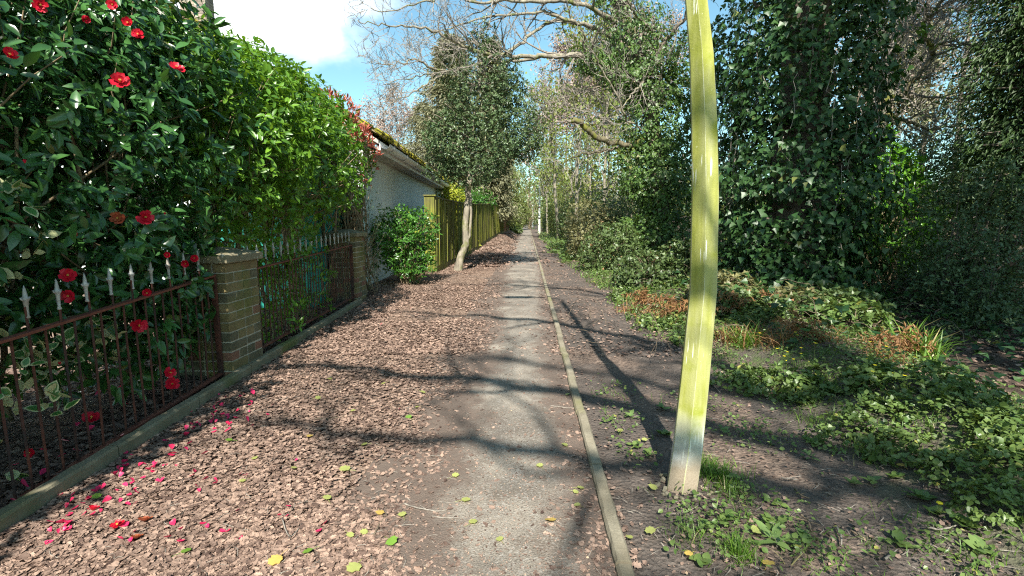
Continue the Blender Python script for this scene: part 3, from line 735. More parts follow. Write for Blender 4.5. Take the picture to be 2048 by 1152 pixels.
# ------------------------------------------------------------------ fences
def panel_fence(A, B, hgt, label, mats, pitch, zextra=None, nparts=290, cap_mat='board0', zoff=0.0):
    A, B = np.array(A, float), np.array(B, float)
    d = nrm(B - A); L = np.linalg.norm(B - A); d3 = np.array((*d, 0)); s3 = np.array((d[1], -d[0], 0))   # s3 towards the path
    root = thing('board_fence', (A[0], A[1], float(H(*A))), label, 'fence')
    gh = lambda t: float(H(A[0] + d[0] * t + 0.0, A[1] + d[1] * t)) + zoff
    var = []
    for k in range(6):
        m2 = MB(); hz = hgt / 2 - 0.08
        # feather-edged board: thick on one edge
        w = pitch * 0.56
        V = [-d3 * w - s3 * 0.004, d3 * w - s3 * 0.004, d3 * w + s3 * 0.002, -d3 * w + s3 * 0.013]
        m2.add([v - z3 * hz for v in V] + [v + z3 * (hz + rng.uniform(-.004, .004)) for v in V], BOXF, rng.random())
        o = m2.build('board', M[mats[k % len(mats)]], None); var.append(o.data); bpy.data.objects.remove(o)
    t, i = 0.05, 0
    while t < L and i < nparts:
        q = A + d * t
        inst('board', random.choice(var), root, np.array((q[0], q[1], gh(t) + hgt / 2 + 0.07)) + s3 * rng.normal(0.004, 0.0035), Matrix.Rotation(rng.normal(0.02, 0.085), 3, 'Z') @ Matrix.Rotation(rng.normal(0, 0.004), 3, 'Y'))
        t += pitch; i += 1
    for t in np.arange(0, L + 0.1, 2.4):
        q = A + d * t; m2 = MB()
        bevbox(m2, np.array((q[0], q[1], gh(t) + hgt / 2)) - s3 * 0.045, d3 * 0.045, s3 * 0.04, z3 * (hgt / 2 + 0.04), 0.006); m2.build('post', M[cap_mat], root)
    for t in np.arange(0, L, 2.4):
        a, b_ = A + d * t, A + d * min(t + 2.39, L); za, zb = gh(t), gh(min(t + 2.39, L))
        for nm, dz, hh_, off in (('capping_rail', hgt + 0.01, 0.014, 0.0), ('gravel_board', 0.06, 0.075, 0.002), ('arris_rail', hgt - 0.35, 0.035, -0.05), ('arris_rail', 0.45, 0.035, -0.05)):
            m2 = MB(); p, q = np.array((*a, za + dz)) + s3 * off, np.array((*b_, zb + dz)) + s3 * off
            box(m2, (p + q) / 2, (q - p) / 2, s3 * (0.03 if nm != 'gravel_board' else 0.011), z3 * hh_); m2.build(nm, M[cap_mat], root)
    return root, var
fen, var = panel_fence(FENCE_A, FENCE_B, 1.72, 'long board fence green with algae along the path behind the holly', ('board1', 'board2', 'board0', 'board1'), 0.095)
# end return of the same fence, facing down the path
pm = []
for k in range(3):
    m2 = MB(); bevbox(m2, (0, 0, 0), (0.058, 0, 0), (0, 0.008, 0), (0, 0, 0.86), 0.003); o = m2.build('board', M['board2'], None); pm.append(o.data); bpy.data.objects.remove(o)
for k in range(2): inst('board', random.choice(pm), fen, (FENCE_A[0] - 0.065 - 0.118 * k, FENCE_A[1] - 0.055 + rng.normal(0, .003), 0.90))
mb = MB(); abox(mb, (FENCE_A[0] - 0.26, FENCE_A[1] - 0.09, 1.762), (FENCE_A[0] + 0.03, FENCE_A[1] + 0.02, 1.792)); mb.build('capping_rail', M['board1'], fen)
panel_fence(FENCE_B + (-0.02, 0.3), (-1.62, 46.0), 1.75, 'orange brown board fence farther up the path past the green one', ('brown_fence',), 0.12, cap_mat='brown_fence')

# ------------------------------------------------------------------ lamp columns
def lamp_column():
    pb = G(1363, 972)
    rows = [(985, 1362.5, 62), (970, 1363.5, 61), (900, 1374, 60), (760, 1389, 57.5), (580, 1406, 54.5), (390, 1410, 54), (250, 1408, 52), (110, 1402.5, 48), (0, 1392, 44)]
    root = thing('lamp_column', (pb[0], pb[1], 0), 'tall concrete lamp column covered in yellow green algae beside the path', 'lamp post')
    pts, rad = [], []
    for yy, xx, w in rows:
        q = P(xx, yy, pb[1]); dep = proj(q)[2]
        pts.append(q); rad.append(w / F_PX * dep / 2)
    pts = np.array(pts); rad = np.array(rad)
    # the column leans and bows a little; carry it on to its head
    t = pts[-1] - pts[-2]; t = t / t[2]
    for z in (2.7, 3.4, 4.2, 5.0):
        pts = np.vstack([pts, pts[-1] + (np.array((t[0] * 0.35, 0, 1)) * (z - pts[-1][2]))]); rad = np.append(rad, max(0.036, rad[-1] * 0.93))
    pts[0][2] = -0.12
    mb = MB(); n = 6; V = []
    cr = 0.90                                    # chamfer between faces
    view = math.atan2(-pb[1], -pb[0])
    for p, r in zip(pts, rad):
        for k in range(n):
            a = view + R_(4) + k * math.pi / 3
            for da in (-R_(1.7), R_(1.7)):
                V.append(p + (r * 1.035 * math.cos(a + da), r * 1.035 * math.sin(a + da), 0))
    m_ = 2 * n; i = np.arange(len(pts) - 1)[:, None] * m_; j = np.arange(m_)[None]; j2 = (j + 1) % m_
    mb.add(V, np.stack([i + j, i + j2, i + m_ + j2, i + m_ + j], -1).reshape(-1, 4), 0.5)
    mb.m[-1] = np.tile((1, 0), n * (len(pts) - 1))
    mb.build('column', [M['column'], M['column_edge']], root)
    top = pts[-1]
    mb = MB(); tube(mb, [top - (0, 0, .2), top + (0, 0, 0.25), top + (-.06, 0, 0.36), top + (-0.45, 0, 0.42)], 0.026, 8); mb.build('bracket', M['lamp_metal'], root, smooth=True)
    mb = MB(); bevbox(mb, top + (-0.66, 0, 0.42), (0.24, 0, 0), (0, 0.08, 0), (0, 0, 0.045), 0.03); ln = mb.build('lantern', M['lamp_metal'], root)
    mb = MB(); bevbox(mb, top + (-0.68, 0, 0.36), (0.18, 0, 0), (0, 0.06, 0), (0, 0, 0.03), 0.02); mb.build('lens', M['lamp_white'], ln)
    # broken concrete collar in the ground
    mb = MB()
    for k in range(26):
        a = k / 26 * 6.283 + rng.normal(0, .1); rr = 0.085 + rng.uniform(0, 0.05); c = pb + (rr * math.cos(a), rr * math.sin(a) * 0.9, 0)
        s = rng.uniform(0.006, 0.016); ax = nrm(rng.normal(0, 1, (3, 3))); bevbox(mb, c + (0, 0, s * 0.1), ax[0] * s, nrm(np.cross(ax[0], ax[1])) * s * 0.8, nrm(np.cross(ax[0], np.cross(ax[0], ax[1]))) * s * 0.6, s * 0.25)
    o = mb.build('footing_rubble', M['concrete'], root); tag(o, kind='stuff')
    return pb
POLE = lamp_column()
def far_lamp(px, pbase, Y, hgt, r, label):
    b = P(px, pbase, Y); z0 = float(H(b[0], Y)); c = np.array((b[0], Y, z0))
    root = thing('lamp_post', c, label, 'lamp post', 'white lamp posts farther up the path')
    mb = MB(); lathe(mb, c, [(-0.1, r * 1.3), (0.0, r * 1.3), (1.5, r), (1.52, r * 1.12), (1.6, r * 1.12), (1.62, r), (3.2, r * 0.85), (hgt, r * 0.7)], 8); mb.build('post', M['lamp_white'], root)
    for z in (1.3, 2.3):
        mb = MB(); lathe(mb, c + (0, 0, z), [(0, r * 1.05), (0.1, r * 1.05)], 8); mb.build('band', M['iron'], root)
    t = c + (0, 0, hgt); mb = MB(); tube(mb, [t - (0, 0, 0.1), t + (0, 0, .25), t + (-0.5, 0, .35)], 0.03, 6); mb.build('bracket', M['lamp_metal'], root)
    mb = MB(); bevbox(mb, t + (-0.7, 0, .35), (0.25, 0, 0), (0, .08, 0), (0, 0, .05), .03); mb.build('lantern', M['lamp_metal'], root)
far_lamp(1078.5, 465, 46, 5.4, 0.095, 'white painted lamp post with dark bands at the path edge in the distance')
far_lamp(1065.5, 447, 74, 2.9, 0.10, 'smaller white lamp post farthest up the path')

# ------------------------------------------------------------------ leaves
def T_simple(w, fold=0.08, droop=0.06):
    return np.array([(0, 0, 0), (w / 2, 0.45, fold), (0, 1, -droop), (-w / 2, 0.45, fold)]), np.array([[0, 1, 2], [0, 2, 3]])
def T_oval(w, fold=0.10, droop=0.15, tip=1.0):
    ts = (0.16, 0.42, 0.72); ws = (0.62, 1.0, 0.72)
    V = [(0, 0, 0)]
    for t, k in zip(ts, ws):
        zc = -droop * t * t
        V += [(-w / 2 * k, t, zc + fold * k), (0, t, zc), (w / 2 * k, t, zc + fold * k)]
    V.append((0, tip, -droop))
    F = [[0, 2, 1], [0, 3, 2], [7, 8, 10], [8, 9, 10]]
    for a in (1, 4):
        F += [[a, a + 1, a + 4], [a, a + 4, a + 3], [a + 1, a + 2, a + 5], [a + 1, a + 5, a + 4]]
    return np.array(V, float), np.array(F)
def T_ivy(w=1.0, fold=0.06, droop=0.12):
    V = [(0, 0, 0), (-.52 * w, .16, fold), (-.30 * w, .48, fold * .5), (0, 1, -droop), (.30 * w, .48, fold * .5), (.52 * w, .16, fold), (0, .38, -fold * .4)]
    F = [[0, 6, 1], [1, 6, 2], [2, 6, 3], [3, 6, 4], [4, 6, 5], [5, 6, 0]]
    return np.array(V, float), np.array(F)
def T_oak(r):
    k = 9; a = []
    side = [(0.10, 0.10), (0.22, 0.26), (0.30, 0.16), (0.46, 0.33), (0.56, 0.20), (0.74, 0.30), (0.82, 0.17)]
    curl = r.uniform(-0.9, 0.9); curl2 = r.uniform(-0.5, 0.6)
    Lp = [(-x * r.uniform(.8, 1.2), t) for t, x in side]; Rp = [(x * r.uniform(.8, 1.2), t) for t, x in side]
    mid = [(0, 0.0), (0, 0.3), (0, 0.6), (0, 1.0)]
    pts = mid + Lp + Rp
    V = [(x, t - 0.5, curl * x * x * 1.6 + curl2 * (t - 0.5) ** 2 + r.normal(0, 0.03) + 0.25 * curl * x * (t - .5)) for x, t in pts]
    F = []
    for off, s in ((4, 1), (11, -1)):
        q = [off + i for i in range(7)]
        tri = [(0, q[0], 1), (q[0], q[1], 1), (q[1], q[2], 1), (1, q[2], 2), (q[2], q[3], 2), (q[3], q[4], 2), (2, q[4], 3), (q[4], q[5], 3), (q[5], q[6], 3)]
        F += [t if s > 0 else t[::-1] for t in tri]
    return np.array(V, float), np.array(F)
def T_scrap(r):
    V = [(-.5, -.3, r.normal(0, .1)), (.1, -.5, r.normal(0, .1)), (.5, .0, r.normal(0, .15)), (.2, .5, r.normal(0, .1)), (-.4, .35, r.normal(0, .15)), (0, 0, r.uniform(-.12, .18))]
    V = [(x * r.uniform(.6, 1.1), y * r.uniform(.6, 1.3), z) for x, y, z in V]
    return np.array(V), np.array([[0, 1, 5], [1, 2, 5], [2, 3, 5], [3, 4, 5], [4, 0, 5]])
def T_blade(bend):
    V = [(-.5, 0, 0), (.5, 0, 0), (-.42, .4, -bend * .10), (.42, .4, -bend * .10), (-.25, .75, -bend * .45), (.25, .75, -bend * .45), (0, 1, -bend)]
    return np.array(V, float), np.array([[0, 1, 3], [0, 3, 2], [2, 3, 5], [2, 5, 4], [4, 5, 6]])
def frames(d, n):
    d = nrm(d); x = np.cross(d, n); bad = np.linalg.norm(x, axis=-1) < 1e-3
    if np.any(bad): x[bad] = np.cross(d[bad], (0.3, 0.9, 0.2))
    x = nrm(x); n = np.cross(x, d)
    return np.stack([x, d, n], -1)
def add_leaves(mb, tpl, pos, d, n, s, rnd, mi=0, wide=None):
    tv, tf = tpl; N = len(pos)
    if N == 0: return
    R = frames(np.asarray(d, float), np.asarray(n, float))
    t = np.broadcast_to(tv, (N,) + tv.shape).copy()
    if wide is not None: t[..., 0] *= np.asarray(wide).reshape(-1, 1)
    V = np.einsum('nij,nkj->nki', R, t) * np.asarray(s).reshape(-1, 1, 1) + np.asarray(pos)[:, None, :]
    k = len(tv)
    F = (tf[None] + (np.arange(N) * k)[:, None, None]).reshape(-1, tf.shape[1])
    mb.add(V.reshape(-1, 3), F, np.repeat(np.broadcast_to(rnd, (N,)), k), mi)
def rdir(n):
    return nrm(rng.normal(0, 1, (n, 3)))
_lk = rng.normal(0, 1, (7, 3)); _lp = rng.uniform(0, 6.28, 7)
def lumpf(p, s=1.6):
    t = 0
    for k, f in zip(_lk, _lp): t = t + np.sin(p @ k * s + f)
    return t / 3.7
def whorls(blobs, nc, m, size, spread=0.9, shell=(0.72, 1.05), lump=0.14, up=0.35, droop=0.0, ls=1.6, keep=None, jit=0.2, out=0.8, seedr=None):
    """clusters of leaves at twig ends on lumpy ellipsoids. blobs: (centre, radii). Returns pos, dir, normal, rnd, size, tips"""
    w = np.array([b[1][0] * b[1][1] + b[1][0] * b[1][2] + b[1][1] * b[1][2] for b in blobs]); w = w / w.sum()
    k = rng.choice(len(blobs), nc, p=w)
    c = np.array([b[0] for b in blobs], float)[k]; r = np.array([b[1] for b in blobs], float)[k]
    u = rdir(nc); f = shell[0] + (shell[1] - shell[0]) * rng.random(nc) ** 0.55
    p = c + u * r * f[:, None]
    p = c + u * r * (f * (1 + lump * lumpf(p, ls)))[:, None]
    if keep is not None:
        kk = keep(p); p, u, r = p[kk], u[kk], r[kk]
    o = nrm(u / r)
    ax = nrm(o * out + np.array((0, 0, up)) + rng.normal(0, 0.35, p.shape))
    N = len(p)
    P_ = np.repeat(p, m, 0); A = np.repeat(ax, m, 0)
    t1 = nrm(np.cross(A, rdir(N * m)))
    al = rng.uniform(0.35, 1.0, N * m)[:, None] * spread * 1.4
    d = nrm(A * np.cos(al) + t1 * np.sin(al) + np.array((0, 0, -droop)))
    n = nrm(A * 0.9 + np.array((0, 0, 0.35)) + rng.normal(0, 0.3, A.shape))
    s = size * rng.uniform(0.5, 1.2, N * m)
    cr = np.repeat(rng.random(N), m)
    rnd = np.clip(0.55 * cr + 0.45 * rng.random(N * m), 0, 0.95)
    odd = rng.random(N * m) < 0.012; rnd[odd] = 0.99
    P_ = P_ + d * 0.1 * s[:, None] + rng.normal(0, jit, P_.shape) * s[:, None]
    return P_, d, n, rnd, s, (p, ax)
def foliage(root, mat, tpls, L, nparts=300, part='leaf', bulk='foliage', ground=True):
    """the leaves that show largest become parts of their own, the rest one mass"""
    pos, d, n, rnd, s = L[:5]
    if ground:
        k = pos[:, 2] > H(pos[:, 0], pos[:, 1]) + 0.01
        pos, d, n, rnd, s = pos[k], d[k], n[k], rnd[k], s[k]
    N = len(pos); which = rng.integers(0, len(tpls), N)
    big = np.zeros(N, bool)
    if nparts:
        x, y, dep = proj(pos)
        inf = (x > 0) & (x < 2048) & (y > 0) & (y < 1152) & (dep > 0.3)
        facing = np.abs(np.einsum('ij,ij->i', nrm(n), nrm(_eye - pos)))
        sc = np.where(inf, s / np.maximum(dep, .3) * (0.3 + facing), 0) * (1 + 0.25 * rng.random(N))
        # prefer the ones not buried behind others: coarse nearest-per-cell test
        cell = (np.clip(x, 0, 2047) // 14).astype(int) * 1000 + (np.clip(y, 0, 1151) // 14).astype(int)
        order = np.lexsort((dep, cell)); first = np.ones(N, bool); first[1:] = cell[order][1:] != cell[order][:-1]
        front = np.zeros(N, bool); front[order[first]] = True
        sc = np.where(front, sc, 0)
        idx = np.argsort(-sc)[:nparts]; idx = idx[sc[idx] > 0]
        big[idx] = True
        meshes = {}
        Rm = frames(d[idx], n[idx])
        for i, R in zip(idx, Rm):
            key = (which[i], int(rnd[i] * 5.99) if rnd[i] < .96 else 9)
            if key not in meshes:
                m2 = MB(); tv, tf = tpls[which[i]]; m2.add(tv, tf, (key[1] + .5) / 6 if key[1] < 9 else 0.99)
                o = m2.build(part, mat, None, smooth=True, off=(0, 0, 0)); meshes[key] = o.data; bpy.data.objects.remove(o)
            inst(part, meshes[key], root, pos[i], Matrix((R * s[i]).tolist()))
    mb = MB()
    for t in range(len(tpls)):
        k = (which == t) & ~big
        add_leaves(mb, tpls[t], pos[k], d[k], n[k], s[k], rnd[k])
    o = mb.build(bulk, mat, root, smooth=True)
    if nparts: o['kind'] = 'stuff'
    return o
def cat(*Ls):
    return tuple(np.concatenate([l[i] for l in Ls]) for i in range(5))
def stems(mb, base, tips, r0=0.02, r1=0.004, n=5, wob=0.08, bend=0.4, k=6):
    for b, t in zip(base, tips):
        b, t = np.asarray(b, float), np.asarray(t, float); L = np.linalg.norm(t - b)
        u = np.linspace(0, 1, k)[:, None]
        pts = b + (t - b) * u + np.array((0, 0, 1)) * (np.sin(u * math.pi) * L * bend * 0.25) + rng.normal(0, wob * L / k, (k, 3)) * np.sin(u * math.pi)
        tube(mb, pts, np.linspace(r0, r1, k), n, rng.random(), cap=False)

# ------------------------------------------------------------------ camellia with red flowers
PET, PETN = [], 0
def petal_tpl(w, cup):
    V = [(0, 0, 0)]
    for t, k in ((.3, .6), (.65, 1.0), (.92, .8)):
        for s in (-1, 0, 1): V.append((s * w / 2 * k, t, cup * (t * t) + abs(s) * cup * .35 * k))
    V.append((0, 1.0 - .06, cup * 1.02))
    F = [[0, 2, 1], [0, 3, 2], [7, 8, 10], [8, 9, 10]]
    for a in (1, 4): F += [[a, a + 1, a + 4], [a, a + 4, a + 3], [a + 1, a + 2, a + 5], [a + 1, a + 5, a + 4]]
    return np.array(V, float), np.array(F)
def flower_mesh(seed, closed=0.0, mat='petal'):
    r = np.random.default_rng(seed); mb = MB()
    for ring, (k, tilt, sc) in enumerate(((6, 0.22 + closed, 1.0), (4, 0.6 + closed * .6, 0.72))):
        for i in range(k):
            a = (i + ring * .5) / k * 6.283 + r.normal(0, .12); e = tilt + r.normal(0, .14)
            d = np.array([(math.cos(a) * math.cos(e), math.sin(a) * math.cos(e), math.sin(e))])
            n = np.array([(-math.cos(a) * math.sin(e), -math.sin(a) * math.sin(e), math.cos(e))])
            add_leaves(mb, petal_tpl(0.72 * r.uniform(.85, 1.1), 0.22 * r.uniform(.5, 1.4)), np.array([(0, 0, 0.02 * ring)]), d, n, np.array([0.56 * sc]), r.random())
    o = mb.build('flower', M[mat], None, smooth=True, off=(0, 0, 0)); me = o.data; bpy.data.objects.remove(o)
    mb = MB()
    for i in range(14):
        a = i * 2.4; rr = 0.05 * math.sqrt(i / 14) * 1.4
        tube(mb, [(rr * .5 * math.cos(a), rr * .5 * math.sin(a), .05), (rr * math.cos(a), rr * math.sin(a), .26)], .012, 4)
    o = mb.build('stamen', M['stamen'], None, off=(0, 0, 0)); st = o.data; bpy.data.objects.remove(o)
    return me, st
FLO = [flower_mesh(s) for s in (1, 2, 3, 4)] + [flower_mesh(5, 0.45)]
BUD = flower_mesh(9, 1.0)[0]
OLD = flower_mesh(12, 0.1, 'petal_old')
def put_flower(root, p, face, size, fl):
    z = nrm(np.asarray(face, float)); x = nrm(np.cross((0.1, .2, 1.0), z)); y = np.cross(z, x)
    Rm = Matrix(np.stack([x, y, z], -1).tolist()) @ Matrix.Rotation(rng.uniform(0, 6), 3, 'Z')
    f = inst('flower', fl[0], root, p, Rm * size)
    s = bpy.data.objects.new('stamen', fl[1]); COL.objects.link(s); s.parent = f
    return f
cam_blobs = [((-2.85, 3.0, 1.55), (0.62, 1.0, 1.35)), ((-2.75, 3.65, 2.05), (0.62, 0.8, 1.1)), ((-2.95, 2.15, 1.1), (0.55, 0.75, 1.0)), ((-3.2, 2.7, 2.1), (0.6, 0.8, 0.75)), ((-2.75, 1.5, 0.8), (0.5, 0.6, 0.85)), ((-2.6, 3.3, 0.7), (0.36, 0.75, 0.65)), ((-3.3, 3.6, 2.4), (0.7, 0.7, 0.7))]
camel = thing('camellia_bush', (-2.85, 2.8, 0), 'big dark glossy camellia bush with red flowers behind the nearer railing', 'bush')
keep_cam = lambda p: (p[:, 0] < np.where(p[:, 2] < 1.0, -2.10, -1.95)) & (p[:, 2] > 0.12)
camT = [T_oval(0.44, f, dr) for f, dr in ((.07, .14), (.10, .25), (.05, .34), (.12, .08))]
Lc = whorls(cam_blobs, 3300, 6, 0.092, 1.0, (0.55, 1.06), 0.16, 0.2, 0.35, keep=keep_cam)
Lc2 = whorls(cam_blobs, 1500, 6, 0.095, 1.0, (0.1, 0.62), 0.1, 0.2, 0.35, keep=keep_cam)
cl = whorls(cam_blobs[4:6], 420, 5, 0.10, 1.0, (0.5, 1.1), 0.2, 0.2, 0.5, keep=keep_cam)
foliage(camel, M['camellia'], camT, cat(Lc, Lc2, cl), 300)
mb = MB(); tips = Lc[5][0]; sel = rng.choice(len(tips), 170, replace=False)
bases = [(-3.05 + rng.normal(0, .18), 2.8 + rng.normal(0, .55), 0.0) for _ in range(9)]
for k in range(9):
    b = np.array(bases[k]); t = b + (rng.normal(0, .3) - .05, rng.normal(0, .4), rng.uniform(1.4, 2.3))
    stems(mb, [b], [t], 0.019, 0.008, 6, 0.10, 0.0, 9)
stems(mb, [np.array(bases[rng.integers(9)]) + (0, 0, rng.uniform(.5, 1.5)) for _ in sel], tips[sel], 0.010, 0.003, 4, .15, .2, 6)
mb.build('stem', M['stem_brown'], camel, smooth=True)
for px, py, sz, kind in ((80, 10, 30, 0), (258, 47, 26, 4), (277, 70, 24, 0), (18, 112, 34, 4), (241, 165, 38, 1), (353, 138, 30, 2), (290, 435, 32, 3), (236, 437, 30, 9), (135, 552, 32, 1), (139, 592, 30, 2), (372, 527, 20, 4), (389, 516, 20, 4), (293, 586, 22, 4), (277, 650, 32, 0), (339, 745, 24, 3), (345, 768, 28, 1), (181, 838, 34, 2), (148, 470, 18, 4), (170, 37, 20, 4), (225, 10, 22, 2), (60, 905, 24, 4), (335, 510, 16, 4)):
    Yd = 2.12 * 1000 / (1055 - px) if py > 480 else 2.18 * 1000 / (1055 - px) + 0.0
    p = P(px, py, Yd); sc = 0.88 * sz / 1000 * proj(p)[2] * 1.05
    face = nrm(_eye - p) + rng.normal(0, .3, 3) + (0.15, -0.2, 0.1)
    put_flower(camel, p, face, sc, OLD if kind == 9 else FLO[kind])
for px, py in ((50, 327), (330, 430), (120, 730), (170, 38)):
    p = P(px, py, 2.15 * 1000 / (1055 - px)); inst('bud', BUD, camel, p, Matrix.Scale(0.03, 3))
# ------------------------------------------------------------------ variegated shrub low at the left
vs_ = thing('variegated_shrub', (-2.55, 2.0, 0), 'small shrub with cream edged round leaves low behind the nearer railing', 'shrub')
Lv = whorls([((-2.42, 2.05, .42), (.24, .28, .35)), ((-2.42, 2.55, .55), (.18, .16, .2)), ((-2.5, 1.75, .85), (.2, .25, .4)), ((-2.45, 2.2, 1.25), (.15, .12, .35))], 75, 4, 0.07, 1.1, (.6, 1.1), .2, .3)
Tv = T_oval(0.66, .05, .08)
foliage(vs_, M['cream'], [Tv], Lv, 250)
inn = (Lv[0] + Lv[2] * 0.003 + Lv[1] * (0.12 * Lv[4])[:, None], Lv[1], Lv[2], Lv[3], Lv[4] * 0.76)
mb = MB(); add_leaves(mb, T_oval(0.6, .05, .08), inn[0], inn[1], inn[2], inn[4], inn[3]); o = mb.build('leaf_centre', M['variegated'], vs_, smooth=True); o['kind'] = 'stuff'

# ------------------------------------------------------------------ bright green hedge shrub (choisya), photinia, laurel
ch_blobs = [((-2.62, 4.5, 2.0), (.66, .80, .78)), ((-2.70, 5.6, 1.95), (.72, .9, .98)), ((-2.98, 6.6, 1.98), (.62, .85, .95)), ((-3.12, 7.2, 2.35), (.42, .45, .5)), ((-2.9, 4.15, 2.22), (.6, .6, .5)), ((-2.78, 5.2, 2.52), (.45, .8, .45)), ((-2.86, 6.2, 2.52), (.45, .8, .42)), ((-3.02, 7.0, 2.50), (.42, .6, .42)), ((-3.3, 5.4, 2.3), (.7, 1.2, .8)), ((-2.75, 5.1, 1.15), (.45, .8, .6)), ((-2.75, 4.35, 1.3), (.4, .4, .5))]
choi = thing('hedge_shrub', (-2.8, 5.6, 0), 'tall bright green shrub overhanging the farther railing beside the camellia', 'shrub')
keep_ch = lambda p: (p[:, 0] < -1.72 - 0.06 * (p[:, 1] - 4)) & ((p[:, 2] > 1.35) | (rng.random(len(p)) < np.where(p[:, 1] < 5.4, .6, np.where(p[:, 2] > 1.0, .22, .08))))
Lh = whorls(ch_blobs, 7000, 6, 0.078, 1.15, (.62, 1.06), .15, .5, 0.05, keep=keep_ch)
chT = [T_oval(0.40, .06, .12), T_oval(0.46, .09, .2)]
foliage(choi, M['choisya'], chT, Lh, 300)
mb = MB(); tips = Lh[5][0]; sel = rng.choice(len(tips), 260, replace=False)
bases = [np.array((-3.0 + rng.normal(0, .12), rng.uniform(4.4, 7.4), 0.0)) for _ in range(16)]
for b in bases:
    t = b + (rng.normal(0, .25), rng.normal(0, .4), rng.uniform(1.5, 2.3)); stems(mb, [b], [t], 0.022, .010, 6, .10, .0, 9)
for i in sel:
    b = bases[int(np.argmin([abs(q[1] - tips[i][1]) for q in bases]))] + (0, 0, rng.uniform(.6, 1.6)); stems(mb, [b], [tips[i]], .009, .003, 4, .18, .15, 6)
mb.build('stem', M['stem_brown'], choi, smooth=True)
# sparse shrubs growing up through the garden between the pillars
gs = thing('garden_shrub', (-2.62, 5.4, 0), 'low leafy shrub growing up behind the farther railing', 'shrub')
Lg = whorls([((-2.75, 5.2, .95), (.35, .8, .5)), ((-2.6, 4.6, .42), (.3, .5, .5)), ((-2.65, 5.7, .5), (.35, .7, .55)), ((-2.5, 5.0, .25), (.25, .4, .3))], 560, 6, .06, 1.05, (.4, 1.1), .2, .5)
foliage(gs, M['choisya'], chT, Lg, 120)
mb = MB(); sel = rng.choice(len(Lg[5][0]), 60, replace=False); stems(mb, [(-2.65 + rng.normal(0, .1), t[1] + rng.normal(0, .15), 0) for t in Lg[5][0][sel]], Lg[5][0][sel], .007, .003, 4, .1, .2); mb.build('stem', M['stem_brown'], gs)
ph = thing('photinia_shrub', (-2.75, 8.1, 0), 'shrub with red young leaves hanging over the gutter corner of the house', 'shrub')
ph_blobs = [((-2.74, 8.3, 2.28), (.26, .35, .36)), ((-2.82, 7.8, 2.32), (.38, .55, .48)), ((-2.90, 8.1, 2.2), (.34, .5, .5)), ((-2.8, 7.3, 2.65), (.36, .5, .32)), ((-2.92, 8.2, 2.0), (.24, .3, .35))]
Lp = whorls(ph_blobs, 330, 6, .085, .9, (.5, 1.05), .2, .5); foliage(ph, M['photinia_green'], [T_oval(.36, .06, .12)], Lp, 150)
Lr = whorls(ph_blobs, 380, 6, .095, .7, (.9, 1.14), .2, .7, keep=lambda p: (p[:, 2] > 2.25) | (rng.random(len(p)) < .35)); foliage(ph, M['photinia_red'], [T_oval(.26, .06, .1)], Lr, 150, 'young_leaf', 'young_foliage')
mb = MB(); t = Lp[5][0]; sel = rng.choice(len(t), 90, replace=False); stems(mb, [(-2.75 + rng.normal(0, .08), 8.0 + rng.normal(0, .2), rng.uniform(0, 1.2)) for _ in sel], t[sel], .012, .003, 4, .12, .2); mb.build('stem', M['stem_brown'], ph)
ds = thing('dark_shrub', (-2.85, 8.0, 0), 'thin dark shrub with small leaves in front of the white house wall', 'shrub')
Ld = whorls([((-2.75, 7.75, 1.15), (.38, .45, .6)), ((-2.75, 8.5, 1.1), (.34, .5, .55)), ((-2.6, 7.9, .6), (.3, .5, .5)), ((-2.95, 7.1, 1.1), (.4, .5, .6))], 620, 6, .034, 1.1, (.3, 1.15), .25, .5); foliage(ds, M['holly'], [T_simple(.5)], Ld, 0)
mb = MB(); t = Ld[5][0]; sel = rng.choice(len(t), 170, replace=False); stems(mb, [(-2.8 + rng.normal(0, .12), 7.9 + rng.normal(0, .35), 0.05) for _ in sel], t[sel], .009, .002, 4, .12, .2); mb.build('stem', M['stem_brown'], ds)
lb = thing('laurel_shrub', (-2.0, 8.9, 0), 'rounded bright green laurel shrub standing before the fence end', 'shrub')
lc_ = G(815, 572); lx, ly = lc_[0] - .02, lc_[1] + .35
Ll = whorls([((lx, ly, .78), (.50, .5, .58)), ((lx - .22, ly - .1, 1.0), (.38, .4, .42)), ((lx + .2, ly, 1.02), (.34, .4, .38)), ((lx + .06, ly - .05, .40), (.42, .4, .30)), ((lx - .48, ly + .1, .75), (.3, .3, .45))], 950, 6, .088, .95, (.6, 1.08), .16, .55, .1); foliage(lb, M['laurel'], [T_oval(.34, .05, .14), T_oval(.38, .08, .2)], Ll, 300)
mb = MB(); t = Ll[5][0]; sel = rng.choice(len(t), 90, replace=False); stems(mb, [(lx + rng.normal(0, .06), ly + rng.normal(0, .06), 0) for _ in sel], t[sel], .012, .004, 4, .1, .2); mb.build('stem', M['stem_brown'], lb)

